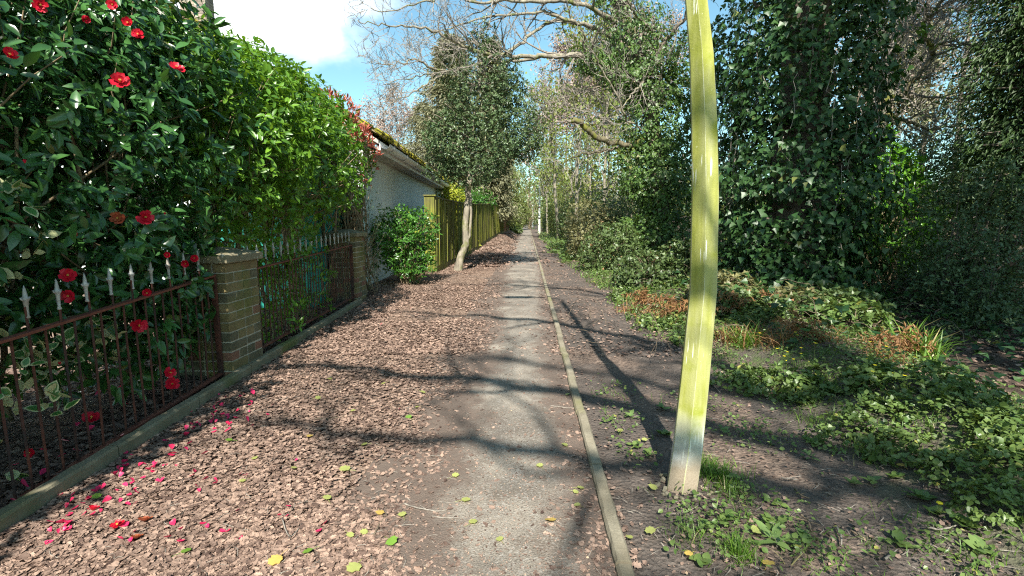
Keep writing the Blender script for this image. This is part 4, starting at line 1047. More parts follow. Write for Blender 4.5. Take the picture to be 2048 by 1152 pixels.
# ------------------------------------------------------------------ trees
def limb_path(pts, k=5, wob=0.02):
    """smooth polyline through control points"""
    pts = np.asarray(pts, float); n = len(pts); out = []
    for i in range(n - 1):
        p0, p1, p2, p3 = pts[max(i - 1, 0)], pts[i], pts[i + 1], pts[min(i + 2, n - 1)]
        for t in np.arange(k) / k:
            out.append(.5 * ((2 * p1) + (-p0 + p2) * t + (2 * p0 - 5 * p1 + 4 * p2 - p3) * t * t + (-p0 + 3 * p1 - 3 * p2 + p3) * t ** 3))
    out.append(pts[-1]); out = np.array(out)
    L = np.linalg.norm(out[-1] - out[0])
    out[1:-1] += rng.normal(0, wob, (len(out) - 2, 3)) * min(L, 1.5)
    return out
def grow(mb, p, d, L, r, lev, tips=None, wob=0.35, up=0.12, kids=5, spread=0.8, shrink=0.62, minr=0.0035, segs=None, sides=None):
    k = segs or (7 if lev >= 2 else 5)
    pts = [np.asarray(p, float)]; d = nrm(np.asarray(d, float)); ds_ = [d]
    for i in range(k):
        d = nrm(d + rng.normal(0, wob, 3) * 0.55 + np.array((0, 0, up * 0.4)))
        pts.append(pts[-1] + d * L / k); ds_.append(d)
    pts = np.array(pts); rad = np.linspace(r, max(r * (0.45 if lev > 0 else 0.3), minr * .7), k + 1)
    tube(mb, pts, rad, sides or (7 if r > .05 else 5 if r > .015 else 3), rng.random(), cap=False)
    if lev == 0:
        if tips is not None: tips.append((pts[-1], d)); tips.append((pts[k // 2], d))
        return
    for j in range(kids):
        t = rng.uniform(0.25, 1.0) if j else 1.0
        i = min(int(t * k), k); a = nrm(np.cross(ds_[i], rng.normal(0, 1, 3))); e = rng.uniform(.45, 1.0) * spread
        nd = nrm(ds_[i] * math.cos(e) + a * math.sin(e))
        grow(mb, pts[i], nd, L * shrink * rng.uniform(.7, 1.2), max(rad[i] * .62, minr), lev - 1, tips, wob, up, kids, spread, shrink, minr, None, None)
def along(mb, pts, rad, n, L, lev, tips=None, spread=.9, up=.1, kids=4, t0=.15, minr=.004, wob=.4):
    for _ in range(n):
        i = int(rng.uniform(t0, 1) * (len(pts) - 2)) + 1
        d0 = nrm(pts[min(i + 1, len(pts) - 1)] - pts[i - 1]); a = nrm(np.cross(d0, rng.normal(0, 1, 3))); e = rng.uniform(.5, 1.1) * spread
        f = 1 - .5 * i / len(pts)
        grow(mb, pts[i], nrm(d0 * math.cos(e) + a * math.sin(e)), L * f * rng.uniform(.6, 1.2), max(min(rad[i] * .55, .03), minr), lev, tips, wob, up, kids, .85, .62, minr)

# -- the big oak whose bare limbs cross the sky
oy = 13.2
ob = P(1322, 492, oy); ob[2] = float(H(ob[0], ob[1]))
oak = thing('oak_tree', ob, 'old ivy clad oak reaching bare crooked limbs over the path toward the sky', 'tree')
mb = MB()
tr_pts = limb_path([ob - (0, 0, .2), P(1322, 440, oy), P(1318, 360, oy), P(1312, 290, oy), P(1292, 170, oy), P(1262, 70, oy), P(1225, -10, oy), P(1190, -90, oy), P(1150, -200, oy + .4)], 4, .01)
tr_rad = np.interp(np.linspace(0, 1, len(tr_pts)), (0, .25, .55, 1), (.26, .2, .15, .07))
tube(mb, tr_pts, tr_rad, 10, .5); mb.build('trunk', M['bark'], oak, smooth=True)
oak_tips = []
def px_limb(pl, Y0, Y1, r0, r1, mat='bark_pale', n=10, L=1.1, lev=2, parent=oak, nm='limb', kids=4, up=.1, tips=None, yb=None):
    Ys = np.linspace(Y0, Y1, len(pl)) if yb is None else yb
    c = [P(x, y, Y) for (x, y), Y in zip(pl, Ys)]
    pts = limb_path(c, 5, .012); rad = .74 * np.linspace(r0, r1, len(pts)) * rng.uniform(.94, 1.06, len(pts))
    mb = MB(); tube(mb, pts, rad, 8, rng.random()); lm = mb.build(nm, M[mat], parent, smooth=True)
    if n:
        mb = MB(); along(mb, pts, rad, n, L, lev, tips, kids=kids, up=up, minr=.0045)
        o = mb.build('twig', M['twig'], lm); tag(o, kind='stuff')
    return pts
C1 = px_limb([(1300, 205), (1240, 150), (1190, 122), (1150, 110), (1105, 112), (1060, 113), (1010, 110), (965, 104), (925, 90), (882, 69), (850, 57), (800, 52), (755, 49), (715, 40)], 13.2, 10.4, .105, .010, n=26, L=1.25)
px_limb([(1012, 108), (1048, 82), (1078, 56), (1108, 42), (1148, 46), (1200, 60)], 12.1, 13.4, .05, .045, n=5, L=.8)
px_limb([(1225, 75), (1180, 52), (1140, 42), (1095, 25), (1050, 27), (985, 32), (935, 44), (890, 60), (850, 75)], 13.2, 11.4, .07, .010, n=16, L=1.1)
px_limb([(1230, 45), (1205, 28), (1170, 10), (1120, 2), (1060, 3), (1000, 2), (960, 6), (900, -4), (840, 4), (780, 22), (740, 15)], 13.2, 10.8, .085, .010, n=24, L=1.1)
px_limb([(1090, 114), (1030, 122), (985, 125), (935, 132), (912, 142), (880, 143), (850, 151), (808, 160), (770, 168)], 12.5, 10.9, .05, .008, n=16, L=1.1)
px_limb([(892, 143), (865, 137), (845, 124), (825, 119), (800, 128), (770, 130), (735, 122)], 11.6, 10.7, .04, .008, n=9, L=.9)
px_limb([(890, 145), (860, 165), (825, 185), (785, 205), (765, 235)], 11.6, 10.7, .03, .006, n=9, L=.9, up=-.05)
px_limb([(1270, 80), (1245, 0), (1235, -60), (1205, -160)], 13.2, 12.4, .11, .05, 'bark', n=10, L=1.4)
px_limb([(1308, 235), (1325, 190), (1312, 130), (1330, 85), (1355, 55), (1378, 20), (1392, -40)], 13.2, 12.2, .085, .04, 'bark', n=12, L=1.2)
px_limb([(1312, 130), (1285, 160), (1262, 190), (1245, 215)], 13.0, 12.0, .05, .015, n=6, L=.8)
px_limb([(1330, 85), (1298, 52), (1270, 30), (1258, 5), (1240, -40)], 12.9, 11.8, .05, .02, n=8, L=1.0)
px_limb([(1310, 270), (1290, 262), (1255, 240), (1240, 205), (1205, 140), (1180, 95), (1165, 60)], 13.2, 11.6, .04, .015, n=10, L=1.0)
px_limb([(1305, 262), (1270, 290), (1232, 285), (1205, 281), (1185, 268), (1165, 248), (1143, 240)], 13.2, 12.3, .10, .085, 'bark_moss', n=3, L=.5, lev=1)
px_limb([(1300, 270), (1240, 295), (1190, 305), (1150, 312), (1120, 330)], 13.2, 14, .05, .02, 'bark_moss', n=6, L=.8)
px_limb([(1290, 145), (1240, 160), (1195, 175), (1150, 190), (1105, 205), (1060, 215)], 13.2, 12.6, .035, .010, 'bark', n=14, L=1.0)
def ivy_along(pts, rad, n, size, thick, m=3):
    i = rng.integers(0, len(pts) - 1, n); t = rng.random(n)[:, None]
    p = pts[i] * (1 - t) + pts[i + 1] * t; r = rad[i]
    ax = nrm(pts[i + 1] - pts[i]); o = nrm(np.cross(ax, rdir(n)))
    f = r + thick * (0.25 + 0.75 * rng.random(n) ** .7) * (1 + .55 * lumpf(p, 2.4))
    q = p + o * f[:, None]
    P_ = np.repeat(q, m, 0) + rng.normal(0, size * .6, (n * m, 3)); O = np.repeat(o, m, 0)
    d = nrm(O * .5 + np.array((0, 0, -.75)) + rng.normal(0, .45, P_.shape)); nn = nrm(O + np.array((0, 0, .45)) + rng.normal(0, .35, P_.shape))
    rn = np.clip(np.repeat(rng.random(n), m) * .5 + .45 * rng.random(n * m), 0, .95); rn[rng.random(n * m) < .01] = .99
    return P_, d, nn, rn, size * rng.uniform(.4, 1.3, n * m)
ivT = [T_ivy(1.0, .06, .12), T_ivy(.85, .1, .2)]
iv2 = cat(ivy_along(tr_pts[:22], tr_rad[:22], 4300, .075, .62), ivy_along(tr_pts[14:], tr_rad[14:], 2200, .07, .42), ivy_along(C1[:16], np.full(16, .1), 900, .065, .25))
# a broad skirt of ivy and holly round the trunk
sk = whorls([(P(1300, 330, oy), (.95, .8, 1.0)), (P(1345, 230, oy), (.8, .7, 1.2)), (P(1350, 420, oy), (.9, .8, .9)), (P(1285, 470, oy - .3), (.9, .8, .5)), (P(1375, 140, oy), (.6, .6, 1.1))], 3600, 4, .075, 1.1, (.55, 1.08), .2, .1, .4)
foliage(oak, M['ivy_far'], ivT, cat(iv2, sk), 120, 'ivy_leaf', 'ivy')

# -- big ivy tree right of the lamp column
iy = 7.7
ib = P(1575, 600, iy); ib[2] = float(H(ib[0], ib[1]))
ivyt = thing('ivy_tree', ib, 'massive dark ivy covered tree trunk just right of the lamp column', 'tree')
mb = MB(); ip = limb_path([ib - (0, 0, .2), ib + (0, 0, 1), ib + (-.03, 0, 2.3), ib + (.05, .1, 4), ib + (0, .2, 6.5), ib + (-.1, .3, 9)], 4, .01)
ir = np.interp(np.linspace(0, 1, len(ip)), (0, 1), (.42, .22)); tube(mb, ip, ir, 12); mb.build('trunk', M['bark_dark'], ivyt, smooth=True)
for _ in range(14):
    mb = MB(); k = rng.integers(2, 12); d = nrm(np.array((rng.normal(0, 1), rng.normal(-.3, .8), .5))); pts = limb_path([ip[k], ip[k] + d * .6 + (0, 0, .2), ip[k] + d * 1.2 + (0, 0, .25)], 4, .03); tube(mb, pts, np.linspace(.05, .015, len(pts)), 6); mb.build('limb', M['bark_dark'], ivyt, smooth=True)
big_iv = cat(ivy_along(ip[:18], ir[:18], 5200, .085, .72), ivy_along(ip, ir, 1500, .085, .55))
lob = whorls([(ib + (-.55, -.2, .9), (.5, .55, .6)), (ib + (.45, -.2, 1.5), (.55, .6, .8)), (ib + (-.45, -.25, 2.0), (.6, .6, .6)), (ib + (.5, -.1, 3.0), (.55, .6, .8)), (ib + (-.5, -.2, 3.2), (.6, .6, .7)), (ib + (.1, -.3, 4.3), (1.0, .8, .8)), (ib + (.55, 0, 4.6), (.5, .6, .6)), (ib + (.0, 0, 5.8), (1.2, 1.0, 1.0)), (ib + (.2, -.35, .55), (.6, .4, .5))], 3000, 4, .09, 1.0, (.6, 1.06), .22, .0, .6, keep=lambda p: p[:, 2] > .3)
foliage(ivyt, M['ivy'], ivT, cat(big_iv, lob), 300, 'ivy_leaf', 'ivy')
mb = MB()
for _ in range(46):
    a = rng.uniform(math.pi * .9, math.pi * 2.1); r = rng.uniform(.6, 1.15); p = ib + np.array((r * math.cos(a), r * math.sin(a), rng.uniform(1.5, 4.2))); L = rng.uniform(.3, 1.1)
    tube(mb, limb_path([p, p + (rng.normal(0, .06), -.05, -L * .5), p + (rng.normal(0, .12), 0, -L)], 3, .03), (.004), 4, rng.random())
o = mb.build('hanging_stem', M['twig'], ivyt); tag(o, kind='stuff')

# -- crooked oak limb right of it
ro = P(1690, 560, 9.5); ro[2] = float(H(ro[0], ro[1]))
ro_t = thing('bare_oak', ro, 'crooked bare oak with a mossy limb between the ivy tree and the conifer', 'tree')
mb = MB(); rp = limb_path([ro - (0, 0, .2), P(1660, 420, 9.7), P(1668, 300, 9.6), P(1685, 256, 9.5)], 5, .01); tube(mb, rp, np.linspace(.22, .13, len(rp)), 9); mb.build('trunk', M['bark_dark'], ro_t, smooth=True)
px_limb([(1680, 258), (1715, 246), (1738, 244), (1755, 225), (1764, 208), (1785, 195), (1808, 192), (1814, 172), (1840, 148), (1862, 115), (1862, 95), (1851, 75), (1849, 45), (1870, 20), (1890, -10)], 9.5, 9.0, .085, .035, 'bark_moss', n=26, L=1.1, parent=ro_t)
px_limb([(1862, 104), (1880, 88), (1905, 82), (1940, 88), (1990, 75)], 9.1, 8.6, .03, .012, 'bark', n=10, L=.9, parent=ro_t)
px_limb([(1755, 232), (1790, 236), (1830, 250), (1870, 258), (1920, 250)], 9.4, 9.8, .05, .02, 'bark_moss', n=12, L=.9, parent=ro_t)
px_limb([(1690, 255), (1720, 180), (1760, 100), (1800, 60), (1830, 20), (1836, -30)], 9.6, 11, .06, .03, 'bark', n=22, L=1.3, parent=ro_t)
px_limb([(1700, 130), (1740, 70), (1790, 35), (1840, 20), (1900, 18), (1960, 5)], 11, 11.5, .05, .02, 'bark_pale', n=26, L=1.3, parent=ro_t)
px_limb([(1720, 200), (1760, 180), (1800, 130), (1850, 125), (1900, 140)], 11, 12, .05, .015, 'bark_pale', n=24, L=1.2, parent=ro_t)
px_limb([(1690, 30), (1740, 10), (1800, 8), (1880, 22), (1950, 25)], 10.5, 11, .05, .02, 'bark_pale', n=20, L=1.2, parent=ro_t)

# -- holly by the fence
hb = G(916, 541); hb[2] = float(H(hb[0], hb[1])); hy = hb[1]
holly = thing('holly_tree', hb, 'dark green holly tree with a pale leaning trunk against the green fence', 'tree')
mb = MB(); hpz = limb_path([hb - (0, 0, .15), P(921, 515, hy), P(931, 488, hy), P(930, 455, hy), P(934, 415, hy), P(936, 372, hy), P(940, 300, hy), P(955, 200, hy), P(965, 110, hy)], 4, .005)
tube(mb, hpz, np.interp(np.linspace(0, 1, len(hpz)), (0, .1, .2, .5, 1), (.14, .095, .085, .07, .02)), 9); mb.build('trunk', M['bark_pale'], holly, smooth=True)
mb = MB(); tube(mb, limb_path([P(933, 490, hy), P(940, 462, hy), P(942, 420, hy), P(940, 370, hy), P(960, 330, hy)], 4, .005), .03, 6); mb.build('stem', M['bark_pale'], holly, smooth=True)
for k in range(16):
    q = hpz[rng.integers(20, len(hpz) - 3)]; a = rng.uniform(0, 6.28); d = np.array((math.cos(a), math.sin(a), .15)); L = rng.uniform(.6, 1.2)
    mb = MB(); pts = limb_path([q, q + d * L * .5 + (0, 0, .05), q + d * L + (0, 0, .2)], 4, .02); tube(mb, pts, np.linspace(.035, .01, len(pts)), 5); mb.build('limb', M['bark'], holly, smooth=True)
hc = lambda x, y, dy=0: P(x, y, hy + dy)
ho_blobs = [(hc(955, 290), (1.15, 1.0, .8)), (hc(975, 220), (1.15, 1.0, .8)), (hc(965, 150), (.85, .8, .75)), (hc(972, 85), (.30, .4, .45)), (hc(905, 285), (.7, .8, .62)), (hc(1030, 260), (.65, .8, .75)), (hc(1020, 180), (.45, .6, .5)), (hc(1050, 285), (.42, .6, .42)), (hc(940, 340), (.8, .8, .35)), (hc(885, 330), (.45, .5, .4))]
Lo = whorls(ho_blobs, 6600, 5, .064, 1.1, (.5, 1.1), .22, .35, .05, ls=2.6); foliage(holly, M['holly'], [T_simple(.55, .1, .1), T_oval(.5, .08, .1)], Lo, 0, bulk='crown')

# -- conifers and other trees beyond
def conifer(base, h, r, label, mat, n, group=None, name='conifer_tree', leaf=.22, w=.28, drp=.25, bark='bark', z0=.1, pw=.75):
    base = np.array(base, float); base[2] = float(H(base[0], base[1]))
    root = thing(name, base, label, 'tree', group)
    mb = MB(); tube(mb, limb_path([base - (0, 0, .2), base + (0, 0, h * .5), base + (0, 0, h * .97)], 4, .01), np.linspace(.02 * h + .05, .02, 9), 8); mb.build('trunk', M[bark], root, smooth=True)
    nl = int(n / 34); z = z0 + (1 - z0) * rng.random(nl) ** 1.1; a = rng.uniform(0, 6.28, nl)
    R = r * (1 - z) ** pw * rng.uniform(.6, 1.15, nl) * (1 + .18 * np.sin(a * 3 + z * 14)) + .12
    mb2 = MB(); Ps, Ds, Ns = [], [], []
    for k in range(nl):
        d = np.array((math.cos(a[k]), math.sin(a[k]), -.10)); p0 = base + (0, 0, h * z[k])
        t = rng.uniform(.25, 1, 34); q = p0 + d * R[k] * t[:, None] + np.array((0, 0, 1)) * (.25 * R[k] * (t ** 2 - t))[:, None] + rng.normal(0, .09 * (1 + R[k] * .25), (34, 3))
        Ps.append(q); dd = nrm(d * .8 + np.array((0, 0, -drp)) + rng.normal(0, .4, (34, 3))); Ds.append(dd); Ns.append(nrm(np.array((0, 0, 1)) + rng.normal(0, .5, (34, 3)) + d * .4))
        if k % 4 == 0: tube(mb2, [p0, p0 + d * R[k] * .5, p0 + d * R[k] * .9], (.025, .015, .006), 4, rng.random(), cap=False)
    pos, dd, nn = np.concatenate(Ps), np.concatenate(Ds), np.concatenate(Ns)
    o = mb2.build('limb', M[bark], root); tag(o, kind='stuff')
    mb = MB(); N = len(pos); add_leaves(mb, T_simple(w, .05, .12), pos, dd, nn, leaf * rng.uniform(.6, 1.3, N), np.clip(np.repeat(rng.random(nl), 34) * .6 + .4 * rng.random(N), 0, .95)); mb.build('crown', M[mat], root)
    return root
c = P(905, 440, 27); conifer(c, P(905, 85, 27)[2], 2.1, 'tall grey green conifer rising behind the holly with a rounded left side', 'conifer', 30000, pw=.42, leaf=.25)
c = P(985, 440, 30); conifer(c, P(980, 90, 30)[2], 1.3, 'slim pointed grey green conifer just behind the holly top', 'conifer', 22000, pw=.35, leaf=.25)
c = P(855, 440, 34); conifer(c, P(855, 215, 34)[2], 2.4, 'low blue grey conifer above the end of the mossy roof', 'conifer', 15000, pw=.45, leaf=.25)
c = P(905, 440, 19.5); conifer(c, 2.75, .75, 'small golden yellow conifer just behind the house corner and fence', 'golden', 4200, leaf=.12, w=.5, pw=.35)
c = P(1010, 440, 38); conifer(c, 6.4, 2.0, 'drooping light green cypress hanging over the far end of the fence', 'far_green', 7000, drp=.7, pw=.4)
# cypress at the right edge
c = P(2040, 520, 7.6); conifer(c, 9.5, 1.0, 'tall dark cypress with drooping sprays at the right edge of the lane', 'conifer_dark', 60000, leaf=.085, w=.34, drp=.6, pw=.22, bark='bark_dark', z0=.16)
c = P(2120, 520, 9.5); conifer(c, 12, 2.0, 'lighter green cypress behind the dark one at the right edge', 'conifer_dark', 34000, leaf=.11, w=.34, drp=.5, pw=.25, bark='bark_dark', z0=.2)

def bushy(name, label, base, blobs, n, m, leaf, mat, tpl, cat_='bush', group=None, stem_mat='stem_brown', nparts=0, shell=(.5, 1.08), lump=.22, up=.3, droop=.1, ns=60, sr=.012, ls=2.0):
    base = np.array(base, float); base[2] = float(H(base[0], base[1]))
    root = thing(name, base, label, cat_, group)
    L = whorls(blobs, n, m, leaf, 1.05, shell, lump, up, droop, ls=ls); foliage(root, M[mat], tpl, L, nparts)
    if ns:
        mb = MB(); t = L[5][0]; t = t[t[:, 2] > base[2] + .05]; sel = rng.choice(len(t), min(ns, len(t)), replace=False)
        stems(mb, [base + (rng.normal(0, .15), rng.normal(0, .15), 0) for _ in sel], t[sel], sr, .004, 4, .14, .3); o = mb.build('stem', M[stem_mat], root); o['kind'] = 'stuff'
    return root
sT = [T_simple(.5, .08, .08), T_simple(.62, .05, .12)]
bl = lambda x, y, Y, r: (P(x, y, Y), r)
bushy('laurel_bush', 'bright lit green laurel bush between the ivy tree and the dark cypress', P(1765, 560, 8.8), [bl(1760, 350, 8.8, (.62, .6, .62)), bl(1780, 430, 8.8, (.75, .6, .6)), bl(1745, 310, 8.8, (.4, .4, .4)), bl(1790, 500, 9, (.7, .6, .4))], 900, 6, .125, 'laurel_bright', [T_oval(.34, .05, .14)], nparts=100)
bushy('holly_bush', 'dark small leaved holly bush filling the shade below the cypress', P(1930, 620, 6.6), [bl(1900, 470, 7.0, (.8, .7, .7)), bl(1990, 420, 6.8, (.8, .7, .8)), bl(1960, 560, 6.4, (.8, .6, .5)), bl(2060, 520, 6.2, (.7, .6, .9)), bl(1850, 560, 7.6, (.7, .6, .5)), bl(2060, 640, 5.6, (.6, .6, .5)), bl(1890, 640, 6.6, (.7, .6, .45)), bl(1990, 690, 5.6, (.6, .6, .45)), bl(2010, 470, 10, (1.6, .8, 1.1)), bl(1880, 300, 10.5, (.8, .7, .8)), bl(2040, 350, 9.5, (1.0, .7, 1.0)), bl(1960, 610, 6.8, (.9, .6, .5)), bl(1850, 490, 11, (1.3, .8, .9))], 13000, 5, .046, 'holly', sT, stem_mat='bark_dark')
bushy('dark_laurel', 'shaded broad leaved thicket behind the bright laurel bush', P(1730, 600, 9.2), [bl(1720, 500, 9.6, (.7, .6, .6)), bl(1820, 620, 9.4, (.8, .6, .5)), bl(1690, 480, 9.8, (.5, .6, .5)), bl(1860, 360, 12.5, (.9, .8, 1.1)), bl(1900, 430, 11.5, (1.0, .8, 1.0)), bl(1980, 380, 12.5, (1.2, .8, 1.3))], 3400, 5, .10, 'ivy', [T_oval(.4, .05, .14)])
bushy('ivy_mound', 'dark ivy and holly thicket joining the oak and the ivy tree behind the column', P(1470, 560, 9.6), [bl(1455, 500, 9.5, (.75, .7, .6)), bl(1440, 380, 10, (.6, .7, .8)), bl(1430, 240, 10.5, (.6, .7, .9)), bl(1480, 120, 10.5, (.8, .7, .9))], 2200, 5, .075, 'ivy', ivT)

# -- bramble thicket along the path
br = [(1500, 640, 5.9, (.42, .34, .27), 'bramble', 'bramble mound just right of the column among dead ferns'), (1585, 650, 6.0, (.45, .34, .26), 'bramble_brown', 'bramble mound with withered brown leaves before the ivy tree'), (1690, 655, 5.8, (.42, .34, .25), 'bramble', 'bramble mound between the ivy tree and the dead fern clump'), (1152, 432, 30, (1.1, 2, 1.2), 'bramble', 'green brown thicket between the slim pale trees'), (1130, 425, 40, (1.2, 3, 1.6), 'far_green', 'tall light thicket right behind the white lamp post'), (1108, 432, 48, (.9, 3, 1.3), 'bramble', 'dark thicket past the white lamp post on the right'),
      (1370, 520, 9.2, (.55, .5, .42), 'bramble', 'dark bramble mound behind the lamp column'), (1300, 545, 9.0, (.6, .6, .42), 'bramble', 'bramble mound with arching brown stems nearest the path bend of green grass'),
      (1225, 490, 12.2, (.75, .9, .62), 'bramble', 'tall bramble thicket before the ivy clad oak'), (1195, 455, 15.5, (.85, 1.4, .75), 'bramble_brown', 'brownish thicket beside the path with dry leaves'),
      (1175, 440, 21, (.9, 1.8, .95), 'bramble_brown', 'pale brownish thicket well up the path by the white lamp post'), (1240, 420, 17, (1.2, 1.6, 1.1), 'bramble', 'high green thicket standing behind the brown one'),
      (1185, 425, 27, (1.3, 2.5, 1.3), 'bramble', 'far green thicket closing the right side of the path'), (1290, 430, 15, (1.3, 1.2, 1.2), 'bramble', 'broad thicket of bramble and holly left of the oak trunk'),
      (1590, 690, 5.3, (.42, .36, .24), 'bramble', 'low leafy bramble mound with dead leaves just right of the lamp column'), (1690, 700, 5.0, (.36, .34, .22), 'weed', 'low lit leafy mound beside the dead fern clump'), (1450, 660, 6.0, (.4, .35, .26), 'bramble', 'bramble mound half hidden by the lamp column'), (1455, 590, 7.0, (.5, .4, .32), 'bramble_brown', 'low bramble with dead brown leaves at the ivy tree foot'), (1640, 640, 6.4, (.55, .45, .34), 'bramble', 'low bramble patch with pale dead leaves before the ivy tree'),
      (1150, 405, 36, (1.6, 3, 1.7), 'far_green', 'light green bush beyond the white lamp post'), (1110, 420, 54, (1.3, 4, 1.8), 'far_green', 'last dark bush on the right side before the path end')]
for k, (x, y, Y, r, mt, lab) in enumerate(br):
    c = P(x, y, Y); big = r[0] > .8
    bushy('bramble_bush', lab, (c[0], c[1], 0), [(c, r), (c + (r[0] * .5, .1, -r[2] * .25), (r[0] * .7, r[1] * .8, r[2] * .7)), (c + (-r[0] * .55, 0, -r[2] * .4), (r[0] * .6, r[1] * .8, r[2] * .55)), (np.array((c[0], c[1], max(.2, c[2] - r[2] * .9))), (r[0] * 1.05, r[1], max(.22, r[2] * .5)))], int(900 * (1 + r[0] * .9)), 5, .05 + .0022 * Y if Y > 10 else .058, mt, sT if Y > 10 else ivT, 'bush', None, 'twig_dark', ns=80, sr=.007)

# -- trunks and thin crowns of the wood beyond
def wood_tree(px, Y, h, r, label, mat='spring', n=1400, trunk='bark_pale', leaf=.20, group=None, lean=0., z0=.3, name='woodland_tree', lev=2):
    b = P(px, 440, Y); b[2] = float(H(b[0], b[1])); root = thing(name, b, label, 'tree', group)
    top = b + (lean * h, 0, h); mb = MB(); tp = limb_path([b - (0, 0, .3), b + (lean * h * .2 + rng.normal(0, .1), 0, h * .35), b + (lean * h * .6 + rng.normal(0, .15), 0, h * .7), top], 4, .01)
    tube(mb, tp, np.linspace(r, r * .25, len(tp)), 7); mb.build('trunk', M[trunk], root, smooth=True)
    tips = []; mb = MB(); along(mb, tp, np.linspace(r, r * .25, len(tp)), 13, h * .30, lev, tips, spread=.8, up=.35, kids=4, t0=z0, minr=.008 + Y * .00012)
    o = mb.build('limb', M['twig'], root); tag(o, kind='stuff')
    if n:
        k = rng.integers(0, len(tips), n); p = np.array([tips[i][0] for i in k]) + rng.normal(0, .3, (n, 3))
        mb = MB(); add_leaves(mb, T_simple(.6, .05, .1), p, nrm(rng.normal(0, 1, (n, 3)) + (0, 0, -.2)), nrm(rng.normal(0, .6, (n, 3)) + (0, -.4, 1)), leaf * rng.uniform(.5, 1.2, n), np.clip(rng.random(n), 0, .95)); mb.build('crown', M[mat], root)
    return root
G1 = 'thin woodland trees in young leaf right of the path'
lab1 = 'thin pale trunked woodland tree in young yellow green leaf'
wood_tree(1118, 30, 8, .12, 'pale slanting tree trunk just right of the white lamp post', 'spring', 1300, lean=-.08)
wood_tree(1152, 24, 8.5, .10, 'slim pale tree in yellow green young leaf before the brown bare crowns', 'spring', 1300, z0=.15)
wood_tree(1205, 21, 8.0, .09, 'slim young leafed tree near the stub of the mossy limb', 'spring', 1300, z0=.15)
for px, Y, h in ((1095, 44, 11), (1135, 38, 10), (1180, 33, 10), (1235, 29, 9), (1262, 36, 11), (1112, 58, 12), (1160, 62, 13)):
    wood_tree(px, Y, h * .6, .10, lab1, 'spring', 900, leaf=.24, group=G1, z0=.15)
G2 = 'bare brown crowned trees rising above the wood'
for px, Y, h in ((1130, 60, 18), (1175, 52, 17), (1215, 56, 19), (1255, 48, 17), (1090, 72, 17), (1290, 60, 20)):
    wood_tree(px, Y, h, .17, 'tall bare tree with fine brown twigs above the wood', 'far_twig', 7500, 'bark', leaf=.30, group=G2, z0=.35)
G3 = 'bare pale trees on the skyline beyond the roof'
for px, Y, h in ((752, 70, 13.5), (775, 78, 15), (800, 74, 16), (828, 82, 16)):
    wood_tree(px, Y, h, .15, 'bare pale distant tree on the skyline above the mossy roof', 'far_twig', 2600, leaf=.30, group=G3, z0=.3)
G4 = 'bare twiggy trees behind the crooked oak'
for px, Y, h in ((1740, 22, 11), (1900, 24, 13), (1640, 24, 13), (1560, 26, 14)):
    wood_tree(px, Y, h, .14, 'bare twiggy tree seen through the limbs right of the ivy tree', 'far_twig', 900, 'bark', leaf=.16, group=G4, z0=.2)
for px, Y, h in ((1745, 26, 9), (1830, 31, 11)):
    wood_tree(px, Y, h, .2, 'shaggy evergreen seen through the bare limbs at upper right', 'conifer', 4200, 'bark', leaf=.3, z0=.3, group='shaggy evergreens behind the bare limbs')
# birch behind the fence
bb = P(981, 440, 31); bb[2] = .2; bir = thing('birch_tree', bb, 'white birch trunk standing behind the green fence', 'tree')
mb = MB(); tp = limb_path([bb - (0, 0, .2), P(978, 410, 31), P(975, 370, 31), P(970, 330, 31), P(966, 270, 31), P(968, 180, 31)], 5, .004); tube(mb, tp, np.linspace(.2, .06, len(tp)), 9); mb.build('trunk', M['birch'], bir, smooth=True)
mb = MB(); along(mb, tp, np.linspace(.12, .05, len(tp)), 12, 1.6, 2, None, up=-.1, t0=.5, minr=.008); o = mb.build('limb', M['twig_dark'], bir); tag(o, kind='stuff')
# shrubs behind and beyond the fences
for x, y, Y, r, mt, lab in ((945, 400, 25, (.9, .7, .6), 'laurel', 'glossy green shrub looking over the fence beside the birch'), (915, 398, 21, (.8, .7, .55), 'laurel', 'dark green shrub behind the fence under the holly crown'),
                            (1022, 455, 44, (.8, 1.5, .6), 'weed', 'green bank of low plants past the brown fence'), (1035, 415, 58, (1.2, 2, 1.6), 'far_green', 'green shrub on the left side near the path end'), (1052, 405, 95, (4.5, 3, 4.5), 'far_green', 'bright green bush at the very end of the path'), (1000, 360, 46, (2.2, 2, 2.4), 'far_green', 'light green tree crown above the brown fence'), (1150, 345, 66, (4.2, 3, 4.2), 'far_green', 'light green woodland crown filling the gap right of the white lamp post'), (1215, 350, 60, (4.2, 3, 4.0), 'ivy_far', 'dark woodland crown below the mossy stub limb'), (1095, 350, 78, (3.6, 3, 4.2), 'far_green', 'green crown closing the lane behind the white lamp post'), (1290, 350, 30, (2.6, 2, 2.6), 'ivy_far', 'dark evergreen mass left of the oak trunk'), (1060, 320, 62, (3, 2.5, 4), 'ivy_far', 'dark evergreen crown above the far end of the path')):
    c = P(x, y, Y); bushy('leafy_shrub', lab, (c[0], c[1], 0), [(c, r), (c + (r[0] * .6, .2, -r[2] * .3), (r[0] * .6, r[1] * .7, r[2] * .7)), (np.array((c[0], c[1], max(.3, c[2] * .5))), (r[0] * .8, r[1] * .8, max(.3, c[2] * .5)))], 1000, 5, .09 + .0030 * (Y - 20), mt, sT, 'shrub', ns=30, sr=.02)
